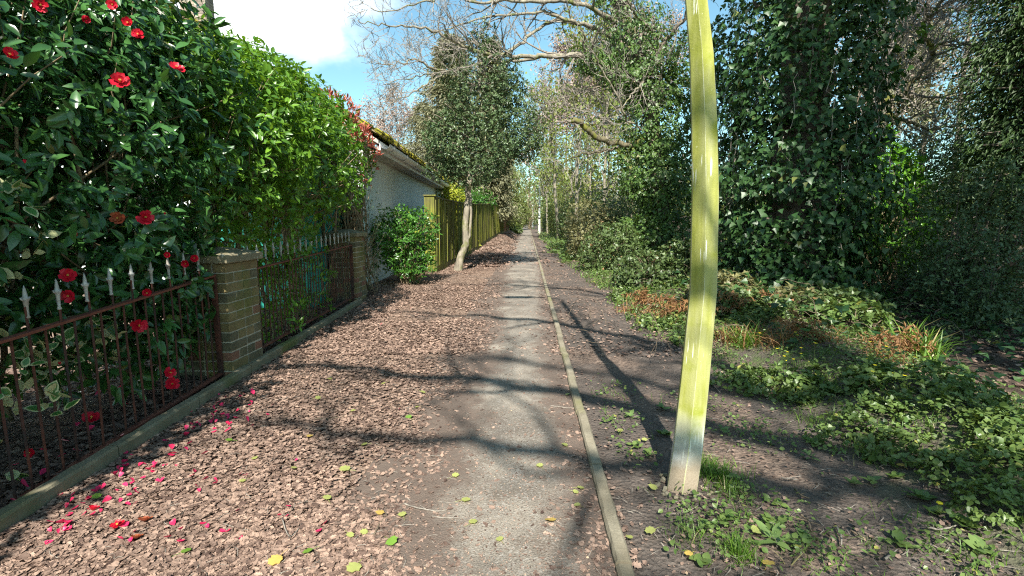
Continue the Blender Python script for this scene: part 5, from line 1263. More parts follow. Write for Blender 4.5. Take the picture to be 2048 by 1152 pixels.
# the wood in the distance: one mass
n = 26000; px = rng.uniform(-200, 2250, n); Y = rng.uniform(85, 120, n)
X = (px - 1055) / 1000 * Y; keep = (np.abs(X + 0.0) > 3.0) | (Y > 105); X, Y = X[keep], Y[keep]; n = len(X)
hz = rng.random(n) ** 1.2 * (6 + 3 * np.sin(X * .25) + 2.0 * np.sin(X * .61 + 2)) * np.where(X < -8, .62, 1.0) * np.where(X > 40, .6, 1.0)
pos = np.stack([X, Y, H(X, Y) + hz], -1); mb = MB(); add_leaves(mb, T_simple(.7, .05, .1), pos, rdir(n), nrm(rng.normal(0, .6, (n, 3)) + (0, -.5, .8)), rng.uniform(.5, 1.3, n), np.clip(rng.random(n), 0, .95)); o = mb.build('far_wood', M['far_green']); tag(o, kind='stuff', label='hazy green wood closing the far distance')
n = 7000; X = rng.uniform(-110, 110, n); Y = rng.uniform(95, 130, n); pos = np.stack([X, Y, H(X, Y) + rng.random(n) * (9 + 3 * np.sin(X * .2 + 1)) * np.where(X < -8, .6, 1.0) * np.where(X > 40, .7, 1.0)], -1)
mb = MB(); add_leaves(mb, T_simple(.25, .05, .1), pos, nrm(rng.normal(0, .5, (n, 3)) + (0, 0, .8)), rdir(n), rng.uniform(.8, 2.2, n), rng.random(n)); o = mb.build('far_twigs', M['far_twig']); tag(o, kind='stuff', label='bare brown twigs of the far wood')

# ------------------------------------------------------------------ trees over and behind the viewer that shade the lane
sh = thing('overhanging_oak', (2.9, -3.2, 0), 'bare oak standing beside the path whose limbs shade the lane', 'tree')
mb = MB(); tp = limb_path([(2.9, -3.2, -.2), (2.8, -3.1, 2.5), (2.6, -3, 4.5), (2.3, -2.8, 7), (2.2, -2.6, 9.5)], 4, .01); tube(mb, tp, np.linspace(.28, .1, len(tp)), 9); mb.build('trunk', M['bark'], sh, smooth=True)
def sh_limb(c, r0, r1, n, L, lev=2):
    n, L = n + 5, L * 1.15; r0, r1 = r0 * 1.1, r1 * 1.25; pts = limb_path(c, 6, .02); rad = np.linspace(r0, r1, len(pts)); mb = MB(); tube(mb, pts, rad, 7); lm = mb.build('limb', M['bark'], sh, smooth=True)
    mb = MB(); along(mb, pts, rad, n, L, lev, None, kids=3, minr=.006); o = mb.build('twig', M['twig'], lm); tag(o, kind='stuff')
sh_limb([(2.7, -3.0, 4.0), (1.6, -2.5, 4.9), (.2, -2.2, 5.4), (-1.2, -2.0, 5.7), (-2.6, -1.8, 5.6)], .085, .02, 9, 1.0)
sh_limb([(2.5, -2.9, 5.2), (1.5, -1.6, 5.9), (.6, -.9, 6.3), (-.6, -.6, 6.6), (-1.8, -.7, 7.0)], .08, .02, 9, 1.0)
sh_limb([(2.6, -3.0, 3.4), (2.0, -2.3, 4.0), (1.55, -2.0, 4.2), (1.2, -1.9, 4.5)], .05, .012, 2, .5)
sh_limb([(2.4, -2.9, 6.4), (2.4, -1.3, 7.0), (1.6, .0, 7.6), (.3, .6, 8.2), (-1.4, .7, 8.4)], .08, .02, 8, 1.2)
sh_limb([(2.7, -3.1, 3.8), (3.4, -2.0, 4.6), (3.8, -.8, 5.2), (3.9, .4, 6.0)], .07, .02, 10, 1.1)
sh_limb([(2.8, -3.3, 5.0), (1.5, -4.6, 6.5), (.2, -5.0, 7.2), (-1.3, -5.2, 7.7), (-2.4, -5.2, 7.9)], .07, .02, 20, 1.2)
sh_limb([(2.7, -3.3, 5.6), (1.9, -4.4, 7.4), (.9, -5.2, 8.6), (-.3, -5.4, 9.4)], .07, .02, 20, 1.2)
# evergreens added on the right, just outside the view, to keep the wood edge dark
def shade_ever(x, y, z0, z1, r, n, label):
    root = thing('shade_evergreen', (x, y, 0), label, 'tree')
    mb = MB(); tube(mb, [(x, y, -.2), (x, y, z0), (x + .1, y, z1)], (.2, .15, .04), 8); mb.build('trunk', M['bark_dark'], root, smooth=True)
    L = whorls([((x, y, (z0 + z1) / 2), (r, r, (z1 - z0) / 2)), ((x + .4, y - .5, z0 + 1), (r * .8, r * .8, 1)), ((x - .3, y + .3, z1 - 1), (r * .7, r * .7, 1))], n, 4, .16, 1., (.2, 1.1), .25, .3); foliage(root, M['holly'], [T_simple(.6)], L, 0, bulk='crown')
shade_ever(4.5, 1.0, 4.6, 9.6, 1.35, 2200, 'unseen dense evergreen added to shade the ivy tree and wood edge')
shade_ever(8.4, 2.6, 2.6, 9.0, 2.0, 2600, 'second unseen evergreen added to shade the cypress side of the wood')
shade_ever(6.2, -.8, 3.4, 8.6, 1.7, 2600, 'third unseen evergreen added to darken the hollow on the wood side')
# garden hedge that goes on beside the viewer
root = thing('garden_hedge', (-3.1, -.6, 0), 'dense evergreen garden hedge continuing along the railing beside the viewer', 'hedge')
L = whorls([((-2.45, .35, 2.3), (.46, 1.2, .9)), ((-2.5, -1.2, 2.4), (.5, 1.3, 1.0)), ((-2.85, -1.2, 1.8), (.75, 1.3, 1.8)), ((-2.85, .1, 1.7), (.72, 1.0, 1.7)), ((-3.1, -3, 1.6), (.6, 1.3, 1.6)), ((-3.2, 1.0, 1.9), (.6, .6, .9))], 4800, 5, .13, 1., (.3, 1.05), .15, .3); foliage(root, M['camellia'], [T_simple(.5)], L, 0)
mb = MB(); stems(mb, [(-3.0 + rng.normal(0, .1), y, 0) for y in np.linspace(-3.5, .8, 24)], [(-3.0 + rng.normal(0, .2), y + rng.normal(0, .3), 2.4) for y in np.linspace(-3.5, .8, 24)], .02, .008); mb.build('stem', M['stem_brown'], root)

# ------------------------------------------------------------------ leaf litter
def on_ground(x, y, lift):
    return np.stack([x, y, H(x, y) + lift], -1)
def flat_leaves(mb, tpls, x, y, s, rnd, lift=.006, tilt=.24):
    n = len(x); w = rng.integers(0, len(tpls), n); a = rng.uniform(0, 6.283, n)
    d = np.stack([np.cos(a), np.sin(a), rng.normal(0, tilt * .6, n)], -1); nn = nrm(np.stack([rng.normal(0, tilt * 1.25, n), rng.normal(0, tilt * 1.25, n), np.ones(n)], -1))
    pos = on_ground(x, y, lift + rng.random(n) * .012)
    for t in range(len(tpls)):
        k = w == t; add_leaves(mb, tpls[t], pos[k], d[k], nn[k], s[k], rnd[k])
r5 = np.random.default_rng(5)
OAKS = [T_oak(r5) for _ in range(7)]; SCR = [T_scrap(r5) for _ in range(6)]
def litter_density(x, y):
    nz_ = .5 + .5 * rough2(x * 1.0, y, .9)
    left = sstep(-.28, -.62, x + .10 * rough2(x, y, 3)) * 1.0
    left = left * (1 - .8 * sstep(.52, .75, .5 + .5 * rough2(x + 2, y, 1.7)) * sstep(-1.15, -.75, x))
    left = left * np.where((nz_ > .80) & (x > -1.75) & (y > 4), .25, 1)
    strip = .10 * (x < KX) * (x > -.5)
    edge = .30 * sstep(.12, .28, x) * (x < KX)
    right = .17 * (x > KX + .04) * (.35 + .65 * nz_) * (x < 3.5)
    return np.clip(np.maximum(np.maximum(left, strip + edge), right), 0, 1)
def litter(n, y0, y1, x0, x1, tpls, smin, smax, mb, lift=.004):
    # even in the picture: more near the viewer
    y = 1.0 / rng.uniform(1 / y1, 1 / y0, n); x = rng.uniform(x0, x1, n)
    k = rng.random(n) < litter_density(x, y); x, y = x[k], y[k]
    k = x > np.array([boundary(t) - .55 if t < PIL2[1] else -2.9 for t in y]); x, y = x[k], y[k]
    flat_leaves(mb, tpls, x, y, rng.uniform(smin, smax, len(x)), np.clip(rng.beta(1.5, 1.5, len(x)), 0, .95) + (rng.random(len(x)) < .02) * .04, lift)
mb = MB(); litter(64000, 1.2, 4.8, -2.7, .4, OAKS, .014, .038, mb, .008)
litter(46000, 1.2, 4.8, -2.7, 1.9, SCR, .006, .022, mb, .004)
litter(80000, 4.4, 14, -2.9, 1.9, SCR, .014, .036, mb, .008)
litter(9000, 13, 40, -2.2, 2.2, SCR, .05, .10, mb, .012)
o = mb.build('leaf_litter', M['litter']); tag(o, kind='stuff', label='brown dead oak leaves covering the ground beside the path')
# under the hedges: leaf tones skewed dark to stand in for shade
n = 11000; y = rng.uniform(1.0, 8.4, n); x = np.array([boundary(t) for t in y]) - rng.uniform(0.03, 1.9, n); mb = MB(); flat_leaves(mb, OAKS, x, y, rng.uniform(.03, .06, n), np.clip(rng.beta(1.1, 3.0, n), 0, .95), .03)
o = mb.build('garden_litter', M['litter']); tag(o, kind='stuff', label='dead leaves on the soil behind the railings')
# loose grit on the worn path
n = 15000; y = 1.0 / rng.uniform(1 / 7.0, 1 / 1.2, n); x = rng.normal(-.08, .22, n); k = (x > -.6) & (x < .3); x, y = x[k], y[k]; mb = MB(); flat_leaves(mb, SCR, x, y, rng.uniform(.003, .009, len(x)), rng.random(len(x)), .009, .3)
o = mb.build('path_grit', M['litter']); tag(o, kind='stuff', label='crumbs of leaf and grit on the worn path')

# single fallen leaves and petals
def T_lobed(seed):
    r = np.random.default_rng(seed); ang = np.linspace(-2.55, 2.55, 15); V = [(0, .42, .03)]
    for i, a in enumerate(ang):
        q = (.56 if i % 2 == 0 else .44) * (1 + .16 * math.cos(a)) * r.uniform(.9, 1.08); V.append((q * math.sin(a), .42 + q * math.cos(a), .10 * abs(math.sin(a)) * r.uniform(.3, 1.2) - .05 * math.cos(a)))
    return np.array(V, float), np.array([[0, i + 1, i] for i in range(1, 15)] + [[0, 1, 15]])
LIME = T_lobed(3)
def fallen(px, py, size, mat, ang, lab, grp, k=0):
    p = G(px, py); p[2] = float(H(p[0], p[1])) + .024
    key = 'fl_' + mat
    if key not in FM:
        mb = MB(); mb.add(LIME[0] - (0, .4, 0), LIME[1], .5); o = mb.build('fallen_leaf', M[mat], None, smooth=True, off=(0, 0, 0)); FM[key] = o.data; bpy.data.objects.remove(o)
        mb = MB(); tube(mb, [(0, -.4, 0), (.05, -.75, .06), (.02, -1.15, .03)], (.03, .02, .015), 4); o = mb.build('stalk', M[mat], None, off=(0, 0, 0)); FM[key + 's'] = o.data; bpy.data.objects.remove(o)
    Rm = Matrix.Rotation(ang, 3, 'Z') @ Matrix.Rotation(rng.normal(.1, .15), 3, 'X') @ Matrix.Rotation(rng.normal(0, .15), 3, 'Y')
    root = inst('fallen_leaf', FM[key], None, p, Rm * size); tag(root, lab, 'fallen leaf', grp)
    s = bpy.data.objects.new('stalk', FM[key + 's']); COL.objects.link(s); s.parent = root
FM = {}
for px, py, sz, mat, lab in ((692, 948, .052, 'fallen', 'large pale green fallen leaf with long stalk, middle of the leaf litter'), (553, 1124, .05, 'fallen_gold', 'bright golden yellow fallen leaf on the brown litter'), (710, 1146, .052, 'fallen', 'pale lime fallen leaf at the bottom edge of the litter'),
                             (1100, 1050, .045, 'fallen_gold', 'ochre curled fallen leaf on the worn path near the edging'), (930, 1010, .04, 'fallen', 'fresh green fallen leaf with stalk at the path margin'), (1508, 1075, .04, 'fallen', 'yellow green fallen leaf lying on the soil by the dock plant'),
                             (1302, 1072, .042, 'fallen', 'pale green fallen leaf on bare soil right of the edging'), (1535, 1142, .045, 'fallen_gold', 'cream yellow fallen leaf on soil at the bottom edge'), (783, 1093, .045, 'fallen_green', 'dark green glossy fallen leaf on the litter near the path'),
                             (818, 842, .04, 'fallen_green', 'green fallen leaf lying on shaded litter'), (1305, 980, .04, 'fallen', 'pale fallen leaf beside the foot of the lamp column'), (370, 1108, .035, 'fallen_green', 'bright green upright fallen leaf among the litter near the railing')):
    fallen(px, py, sz, mat, rng.uniform(0, 6.28), lab, 'green and yellow leaves fallen on the lane')
for px, py in ((510, 930), (655, 1005), (805, 1040), (730, 1075), (487, 975), (660, 765), (706, 828), (768, 772), (590, 948), (730, 900), (835, 820), (1130, 898), (1150, 993), (1155, 1020), (1258, 1085), (1378, 1118), (1240, 870), (1290, 885), (1800, 952), (910, 960), (845, 790), (620, 880), (760, 1035), (1000, 1090), (945, 1055), (1135, 795), (635, 800), (700, 1080), (1160, 985), (1080, 940)):
    fallen(px, py, rng.uniform(.026, .038), 'fallen' if rng.random() < .8 else 'fallen_gold', rng.uniform(0, 6.28), 'small yellow green fallen leaf lying on the brown litter or soil', 'small yellow green leaves fallen on the lane')
for px, py in ((460, 890), (195, 1003), (618, 1110)): fallen(px, py, .036, 'fallen_green', rng.uniform(0, 6.28), 'small fresh green fallen leaf near the garden edging', 'small fresh green leaves fallen near the edging')
pm_ = []
for k in range(5):
    mb = MB(); mb.add(*petal_tpl(.8, rng.uniform(.1, .45)), rng.random()); o = mb.build('petal', M['petal_fallen'], None, smooth=True, off=(0, 0, 0)); pm_.append(o.data); bpy.data.objects.remove(o)
pet = [(437, 795), (452, 800), (440, 808), (430, 815), (445, 812), (478, 800), (505, 810), (543, 817), (428, 827), (478, 836), (498, 848), (540, 834), (455, 868), (424, 848), (380, 828), (372, 865), (425, 862), (345, 908), (377, 911), (402, 920), (256, 915), (246, 933), (260, 936), (240, 942), (350, 942), (301, 955), (232, 958), (404, 970), (267, 990), (322, 975), (435, 977), (390, 958), (485, 962), (142, 1004), (179, 1003), (185, 1040), (195, 1030), (140, 1036), (238, 1062), (290, 1050), (268, 1070), (336, 1066), (335, 1082), (354, 1087), (104, 1077), (418, 1060), (450, 1068), (475, 1071), (248, 1087), (797, 825), (582, 1022), (590, 932), (570, 1042), (655, 702), (760, 655), (820, 620), (480, 1025), (400, 985), (265, 1020), (350, 1060), (640, 1060), (120, 990)]
for _ in range(46):
    t = rng.random(); pet.append((60 + 390 * t + rng.uniform(10, 80), 1065 - 275 * t + rng.uniform(-5, 35)))
for px, py in pet:
    for j in range(1 if rng.random() < .45 else 2):
        p = G(px + j * rng.normal(0, 6), py + j * rng.normal(0, 5)); p[2] = float(H(p[0], p[1])) + .022
        Rm = Matrix.Rotation(rng.uniform(0, 6.28), 3, 'Z') @ Matrix.Rotation(rng.normal(.15, .3), 3, 'X') @ Matrix.Rotation(rng.normal(0, .35), 3, 'Y')
        o = inst('fallen_petal', random.choice(pm_), None, p, Rm * rng.uniform(.016, .036)); tag(o, 'single red camellia petal fallen on the brown leaf litter', 'petal', 'red camellia petals fallen on the litter')
for px, py in ((30, 940), (60, 985), (95, 905), (150, 860), (175, 870), (230, 880), (250, 800), (262, 815), (190, 800), (215, 790), (140, 885), (120, 920), (82, 960), (48, 1010), (165, 905), (285, 800), (240, 785), (300, 775)):
    p = G(px, py, .03); p[2] = float(H(p[0], p[1])) + .05
    o = inst('fallen_petal', random.choice(pm_), None, p, Matrix.Rotation(rng.uniform(0, 6.28), 3, 'Z') @ Matrix.Rotation(rng.normal(.15, .3), 3, 'X') * 1.0); o.scale = (.045,) * 3
    tag(o, 'red petal lying on the shaded soil behind the railing bars', 'petal', 'red petals fallen behind the railing')
for px, py, sz, lab, f in ((236, 1062, .05, 'whole pink red fallen camellia bloom lying open on the litter', FLO[0]), (290, 1052, .055, 'fallen camellia bloom with browned petals on the litter', OLD), (187, 1033, .05, 'broken red camellia bloom nearest the garden edging', FLO[4]), (273, 1084, .045, 'crushed red and brown camellia bloom on the litter', OLD)):
    p = G(px, py); p[2] = float(H(p[0], p[1])) + .02
    o = inst('fallen_flower', f[0], None, p, Matrix.Rotation(rng.normal(0, .3), 3, 'X') * sz); tag(o, lab, 'flower', 'whole camellia blooms fallen on the litter'); s = bpy.data.objects.new('stamen', f[1]); COL.objects.link(s); s.parent = o

# twigs on the ground
tw = [([(808, 1015), (835, 1025), (870, 1030), (895, 1028)], .004, 'twig', 'long pale curved twig lying on the litter beside the path'), ([(865, 1040), (905, 1045), (945, 1037)], .0035, 'twig', 'brown curved twig on the path margin'), ([(748, 1080), (760, 1055), (775, 1035)], .004, 'twig_dark', 'dark crooked twig on the litter'), ([(1100, 816), (1145, 822), (1178, 818)], .004, 'twig', 'pale twig lying up against the path edging'),
      ([(1590, 988), (1600, 1000), (1618, 1008)], .005, 'twig_dark', 'short bent twig on dark soil right of the grass tuft'), ([(1600, 1040), (1615, 1055), (1622, 1072)], .005, 'twig_dark', 'crooked dark twig on bare soil'), ([(1672, 1062), (1680, 1082), (1682, 1098)], .005, 'twig', 'upright lying twig on the soil between weeds'), ([(1562, 967), (1595, 971)], .004, 'twig', 'straight pale twig on the soil'), ([(1850, 1066), (1880, 1070), (1910, 1067)], .005, 'twig', 'pale thick twig before the weeds on the right'), ([(1755, 890), (1790, 915), (1840, 940), (1870, 960)], .006, 'twig_dark', 'long dark stem lying through the green verge'),
      ([(1700, 780), (1760, 800), (1800, 835), (1850, 870)], .006, 'twig', 'dry bramble stem arching over the verge'), ([(565, 1045), (580, 1078), (605, 1050)], .003, 'twig', 'forked pale straw on the litter'), ([(1385, 750), (1420, 770), (1440, 790)], .005, 'twig', 'stick lying in the verge grass behind the column'), ([(1700, 1070), (1730, 1085)], .004, 'twig_dark', 'short twig lying on soil between two others'), ([(630, 845), (670, 842), (695, 835)], .003, 'twig_dark', 'thin dark twig across the litter'), ([(1770, 1125), (1785, 1112)], .005, 'twig', 'stubby pale twig at the lower right soil'), ([(1570, 1040), (1600, 1050), (1640, 1062)], .004, 'twig_dark', 'thin brown twig on soil beside the crooked one')]
for pl, r, mt, lab in tw:
    c = [G(x, y) for x, y in pl]; c = [np.array((q[0], q[1], float(H(q[0], q[1])) + .016 + rng.uniform(0, .006))) for q in c]
    o_ = thing('fallen_twig', c[0], lab, 'twig', 'twigs lying on the lane'); mb = MB(); pts = limb_path(c, 4, .006); tube(mb, pts, np.linspace(r, r * .6, len(pts)), 5); mb.build('stem', M[mt], o_, smooth=True)
    i = len(pts) // 2; mb = MB(); tube(mb, [pts[i], pts[i] + (rng.normal(0, .02), rng.normal(0, .02), .012)], (r * .6, r * .3), 4); mb.build('side_twig', M[mt], o_)
n = 900; mb = MB(); y = 1 / rng.uniform(1 / 8., 1 / 1.3, n); x = rng.uniform(-1.9, 2.0, n)
for a, b_ in zip(x, y):
    t = rng.uniform(0, 6.28); L = rng.uniform(.02, .09); z = float(H(a, b_)) + .014
    tube(mb, [(a, b_, z), (a + L * .5 * math.cos(t), b_ + L * .5 * math.sin(t), z + .006), (a + L * math.cos(t + .25), b_ + L * math.sin(t + .25), z)], .0013, 3, rng.random(), cap=False)
o = mb.build('straw', M['twig'], None); tag(o, kind='stuff', label='fine dry straw and twiglets strewn on the lane')

# ------------------------------------------------------------------ verge plants on the right
def verge(x, y):
    n1 = .5 + .5 * rough2(x + 3, y, 1.9); n2 = .5 + .5 * rough2(x, y + 5, 5.0)
    edge = np.interp(y, (1.2, 2.0, 2.8, 3.8, 6, 9, 14, 30), (2.25, 2.10, 1.92, 1.56, 1.32, 1.22, .98, .85)) + .22 * (n1 - .5) * 2
    main = sstep(edge - .12, edge + .22, x) * (.16 + .8 * sstep(.34, .56, n2 * .6 + n1 * .4)) * sstep(3.4, 3.0, x)
    spot = 0
    for cx, cy, r, a in ((POLE[0] - .24, POLE[1] + .30, .13, .55), (POLE[0] - .20, POLE[1] + .75, .15, .5), (POLE[0] + .05, POLE[1] - .30, .16, .55), (POLE[0] + .25, POLE[1] - .1, .14, .3), (POLE[0] - .12, POLE[1] + 1.3, .18, .35), (1.32, 2.75, .2, .6), (1.05, 1.75, .12, .35), (1.15, 3.2, .2, .3), (1.55, 1.75, .2, .2)):
        spot = np.maximum(spot, a * np.exp(-((x - cx) ** 2 + (y - cy) ** 2) / r ** 2))
    return np.clip(main + spot, 0, 1)
def cover(n, y0, y1, x0, x1, mult=1.0):
    y = 1.0 / rng.uniform(1 / y1, 1 / y0, n) if y0 > 0 else rng.uniform(y0, y1, n); x = rng.uniform(x0, x1, n)
    k = rng.random(n) < verge(x, y) * mult; return x[k], y[k]
def low_leaves(mb, x, y, smin, smax, hmax, tpls, tilt=.5, mi=0):
    n = len(x); a = rng.uniform(0, 6.283, n); hh = rng.random(n) ** 1.6 * hmax * (.4 + .9 * (.5 + .5 * rough2(x, y, 2.7)))
    pos = on_ground(x, y, .012 + np.maximum(hh, 0)); d = np.stack([np.cos(a), np.sin(a), rng.normal(.1, .35, n)], -1); nn = nrm(np.stack([rng.normal(0, tilt, n), rng.normal(-.1, tilt, n), np.ones(n)], -1))
    w = rng.integers(0, len(tpls), n); s = rng.uniform(smin, smax, n); rr = np.clip(rng.random(n), 0, .95); rr[rng.random(n) < .02] = .99
    for t in range(len(tpls)):
        k = w == t; add_leaves(mb, tpls[t], pos[k], d[k], nn[k], s[k], rr[k], mi)
wT = [T_oval(.72, .08, .12), T_oval(.9, .08, .1), T_oval(.42, .06, .2), T_oval(.3, .05, .3)]
mb = MB(); x, y = cover(70000, 1.2, 5.6, .45, 3.6); low_leaves(mb, x, y, .010, .028, .075, wT)
x, y = cover(40000, 5, 16, .6, 3.4); low_leaves(mb, x, y, .03, .06, .13, [T_simple(.7), T_simple(.5)])
x, y = cover(9000, 15, 45, .6, 2.6); low_leaves(mb, x, y, .08, .16, .2, [T_simple(.7)])
o = mb.build('ground_cover', M['weed']); tag(o, kind='stuff', label='low green weeds and ground ivy covering the verge')
mb = MB(); n = 4200; y = rng.uniform(1.2, 7.5, n); x = 2.38 + .14 * (y - 2.5) + rng.normal(0, .28, n); k = rough2(x, y, 1.5) > -.15; low_leaves(mb, x[k], y[k], .014, .036, .16, [T_oval(.5, .06, .14), T_oval(.65, .07, .2)], .6)
o = mb.build('nettle_cover', M['weed']); tag(o, kind='stuff', label='taller dark leafy ground plants at the wood edge')
# mossy, leafy base under the wood
n = 9000; y = rng.uniform(4, 18, n); x = rng.uniform(2.0, 9, n) + .05 * y; mb = MB(); low_leaves(mb, x, y, .05, .10, .3, ivT, .7); o = mb.build('wood_floor_ivy', M['ivy']); tag(o, kind='stuff', label='dark ivy covering the floor of the wood')
n = 9000; y = rng.uniform(1.5, 12, n); x = rng.uniform(2.3, 7, n); mb = MB(); flat_leaves(mb, OAKS, x, y, rng.uniform(.04, .07, n), np.clip(rng.beta(1.4, 2.4, n), 0, .95), .01); o = mb.build('wood_litter', M['litter']); tag(o, kind='stuff', label='dead leaves on the dark floor of the wood')
# grass: a mass, and single tufts
def blades(mb, x, y, L, spread=.5, lift=0., w=.06, up=1.0):
    n = len(x); a = rng.uniform(0, 6.283, n); d = nrm(np.stack([np.cos(a) * spread * rng.random(n), np.sin(a) * spread * rng.random(n), np.full(n, up)], -1)); nn = np.stack([-np.cos(a), -np.sin(a), np.full(n, .3)], -1)
    tp = [T_blade(b) for b in (.15, .4, .7)]; wch = rng.integers(0, 3, n); rr = np.clip(rng.random(n), 0, .95); rr[rng.random(n) < .05] = .99
    for t in range(3):
        k = wch == t; add_leaves(mb, tp[t], on_ground(x[k], y[k], lift), d[k], nn[k], L[k], rr[k], 0, np.full(k.sum(), w))
mb = MB(); x, y = cover(30000, 1.25, 6, .5, 3.0, .9); k = rough2(x, y, 3.3) > -.2; x, y = x[k], y[k]; blades(mb, x, y, rng.uniform(.02, .07, len(x)), .9, 0, .07)
x, y = cover(9000, 5.5, 26, .6, 2.8, .9); blades(mb, x, y, rng.uniform(.05, .13, len(x)), .9, 0, .12)
o = mb.build('verge_grass', M['grass']); tag(o, kind='stuff', label='short green grass along the verge')
def tuft(px, py, n, r, L, lab, grp, mat='grass', sp=.8):
    c = G(px, py); root = thing('grass_tuft', gz(c), lab, 'grass', grp); mb = MB(); x, y = c[0] + rng.normal(0, r, n), c[1] + rng.normal(0, r, n); blades(mb, x, y, L * rng.uniform(.5, 1.2, n), sp, 0, .05); o = mb.build('blade', M[mat], root); o['kind'] = 'stuff'
GT = 'grass tufts growing on the bare soil'
tuft(1432, 952, 330, .05, .085, 'thick green grass tuft at the foot of the lamp column', GT); tuft(1465, 985, 150, .045, .06, 'smaller thin grass tuft in front of the column tuft', GT); tuft(1400, 925, 60, .03, .05, 'short grass close behind the column foot', GT)
tuft(1372, 1072, 130, .05, .05, 'flat grass tuft among weeds below the column', GT); tuft(1480, 1118, 190, .025, .075, 'spiky dark grass tuft at the bottom edge', GT); tuft(1490, 700, 160, .07, .22, 'long green grass growing against the dry ferns behind the column', GT); tuft(1835, 735, 170, .06, .34, 'tall strap leaved grass clump at the wood edge', GT, 'grass', .6); tuft(1640, 850, 120, .06, .07, 'grass patch at the verge margin', GT); tuft(1745, 920, 150, .06, .07, 'grass patch below the lying stem on the verge', GT); tuft(1740, 1090, 30, .02, .04, 'tiny grass sprout on bare soil', GT)
for px, py, n_, L_ in ((1500, 700, 110, .2), (1560, 715, 90, .17), (1455, 690, 90, .2), (1775, 770, 110, .2), (1650, 735, 80, .15), (1330, 650, 90, .18), (1260, 625, 80, .2)):
    tuft(px, py, n_, .07, L_, 'withered straw coloured grass among the brambles at the wood edge', 'withered grass at the wood edge', 'fern_dry', 1.3)
# rosettes of dock, dandelion and other broad weeds: every leaf a part
RT = [T_oval(.36, .05, .25), T_oval(.55, .06, .2), T_oval(.75, .05, .12)]
def rosette(px, py, n, L, tp, mat, lab, grp, flower=False):
    c = gz(G(px, py)); root = thing('weed_plant', c, lab, 'plant', grp); me = []
    key = ('ros', tp, mat)
    if key not in FM:
        l = []
        for q in (.2, .5, .8):
            mb = MB(); mb.add(*RT[tp], q); o = mb.build('leaf', M[mat], None, smooth=True, off=(0, 0, 0)); l.append(o.data); bpy.data.objects.remove(o)
        FM[key] = l
    for i in range(n):
        a = i * 2.4 + rng.normal(0, .25); e = rng.uniform(.12, .75); d = np.array([(math.cos(a) * math.cos(e), math.sin(a) * math.cos(e), math.sin(e))]); nn = np.array([(-math.cos(a) * math.sin(e), -math.sin(a) * math.sin(e), math.cos(e))]) + rng.normal(0, .15, (1, 3))
        Rm = frames(d, nn)[0] * L * rng.uniform(.6, 1.15); inst('leaf', random.choice(FM[key]), root, c + (rng.normal(0, .012), rng.normal(0, .012), .014), Matrix(Rm.tolist()))
    if flower:
        mb = MB(); lathe(mb, c + (.01, 0, 0), [(0, .002), (L * 1.1, .002)], 4); s = mb.build('flower_stalk', M['weed'], root)
        mb = MB(); lathe(mb, c + (.01, 0, L * 1.1), [(0, .004), (.006, .012), (.010, .010), (.012, .002)], 9); mb.build('flower', M['flower_yellow'], s)
WG = 'broad leaved weeds on the soil by the path'
for px, py, n, L, tp, mat, lab in ((1552, 1092, 9, .085, 0, 'weed_pale', 'long leaved dandelion rosette on the soil near the bottom edge'), (1612, 1090, 6, .055, 2, 'weed_pale', 'round leaved dock seedling right of the dandelion rosette'), (1545, 1055, 10, .05, 2, 'weed', 'bushy broad weed above the dandelion rosette'), (1450, 1050, 12, .045, 2, 'weed', 'round leaved weed clump below the column'), (1410, 1060, 9, .045, 1, 'weed', 'leafy weed between the grass and the round leaved clump'), (1550, 1010, 11, .04, 1, 'weed', 'low leafy weed at the right of the column foot'), (1455, 868, 5, .045, 2, 'weed_pale', 'lone pale seedling on bare soil behind the column'), (1625, 890, 10, .06, 1, 'weed', 'weed rosette beside the branch shadow'), (1620, 918, 7, .045, 0, 'weed_pale', 'small ragged rosette in the branch shadow'), (1700, 970, 6, .045, 1, 'weed', 'small weed on soil near the verge'), (1745, 972, 7, .05, 1, 'weed_pale', 'upright seedling beside the verge'), (1785, 965, 9, .05, 1, 'weed', 'leafy seedling touching the verge edge'), (1840, 1010, 14, .055, 2, 'weed_pale', 'broad pale weed patch right of the bare soil'), (1870, 1040, 10, .045, 2, 'weed', 'weed with a yellow flower on the right'), (1795, 1085, 8, .05, 2, 'weed', 'dock seedling on the lower right soil'), (1930, 1065, 12, .05, 2, 'weed', 'broad weed clump near the right edge'), (1960, 1110, 12, .055, 2, 'weed_pale', 'broad weed clump at the lower right corner'), (1600, 812, 8, .11, 0, 'weed_pale', 'tall pale dock plant at the verge margin behind the column'), (1325, 820, 7, .05, 1, 'weed_pale', 'pale seedling beside the column shadow'), (1262, 835, 6, .05, 1, 'weed_pale', 'pale seedling left of the column shadow'), (1298, 910, 9, .045, 1, 'weed', 'weed clump left of the column foot'), (1270, 895, 9, .04, 2, 'weed', 'low weed at the edge of the column shadow'), (1330, 870, 11, .05, 2, 'weed', 'weed growing inside the column shadow'), (1400, 1130, 8, .05, 2, 'weed', 'weed at the bottom edge below the column'), (1740, 925, 9, .07, 0, 'weed_pale', 'dock rosette at the verge with long leaves'), (1725, 800, 12, .07, 1, 'weed', 'lit leafy weed with a yellow flower on the verge'), (1630, 770, 10, .12, 0, 'weed', 'large leafy weed against the bramble patch'), (1660, 810, 12, .08, 2, 'weed', 'broad leaved weed before the tall dock')):
    rosette(px, py, n, L, tp, mat, lab, WG, 'yellow flower' in lab)
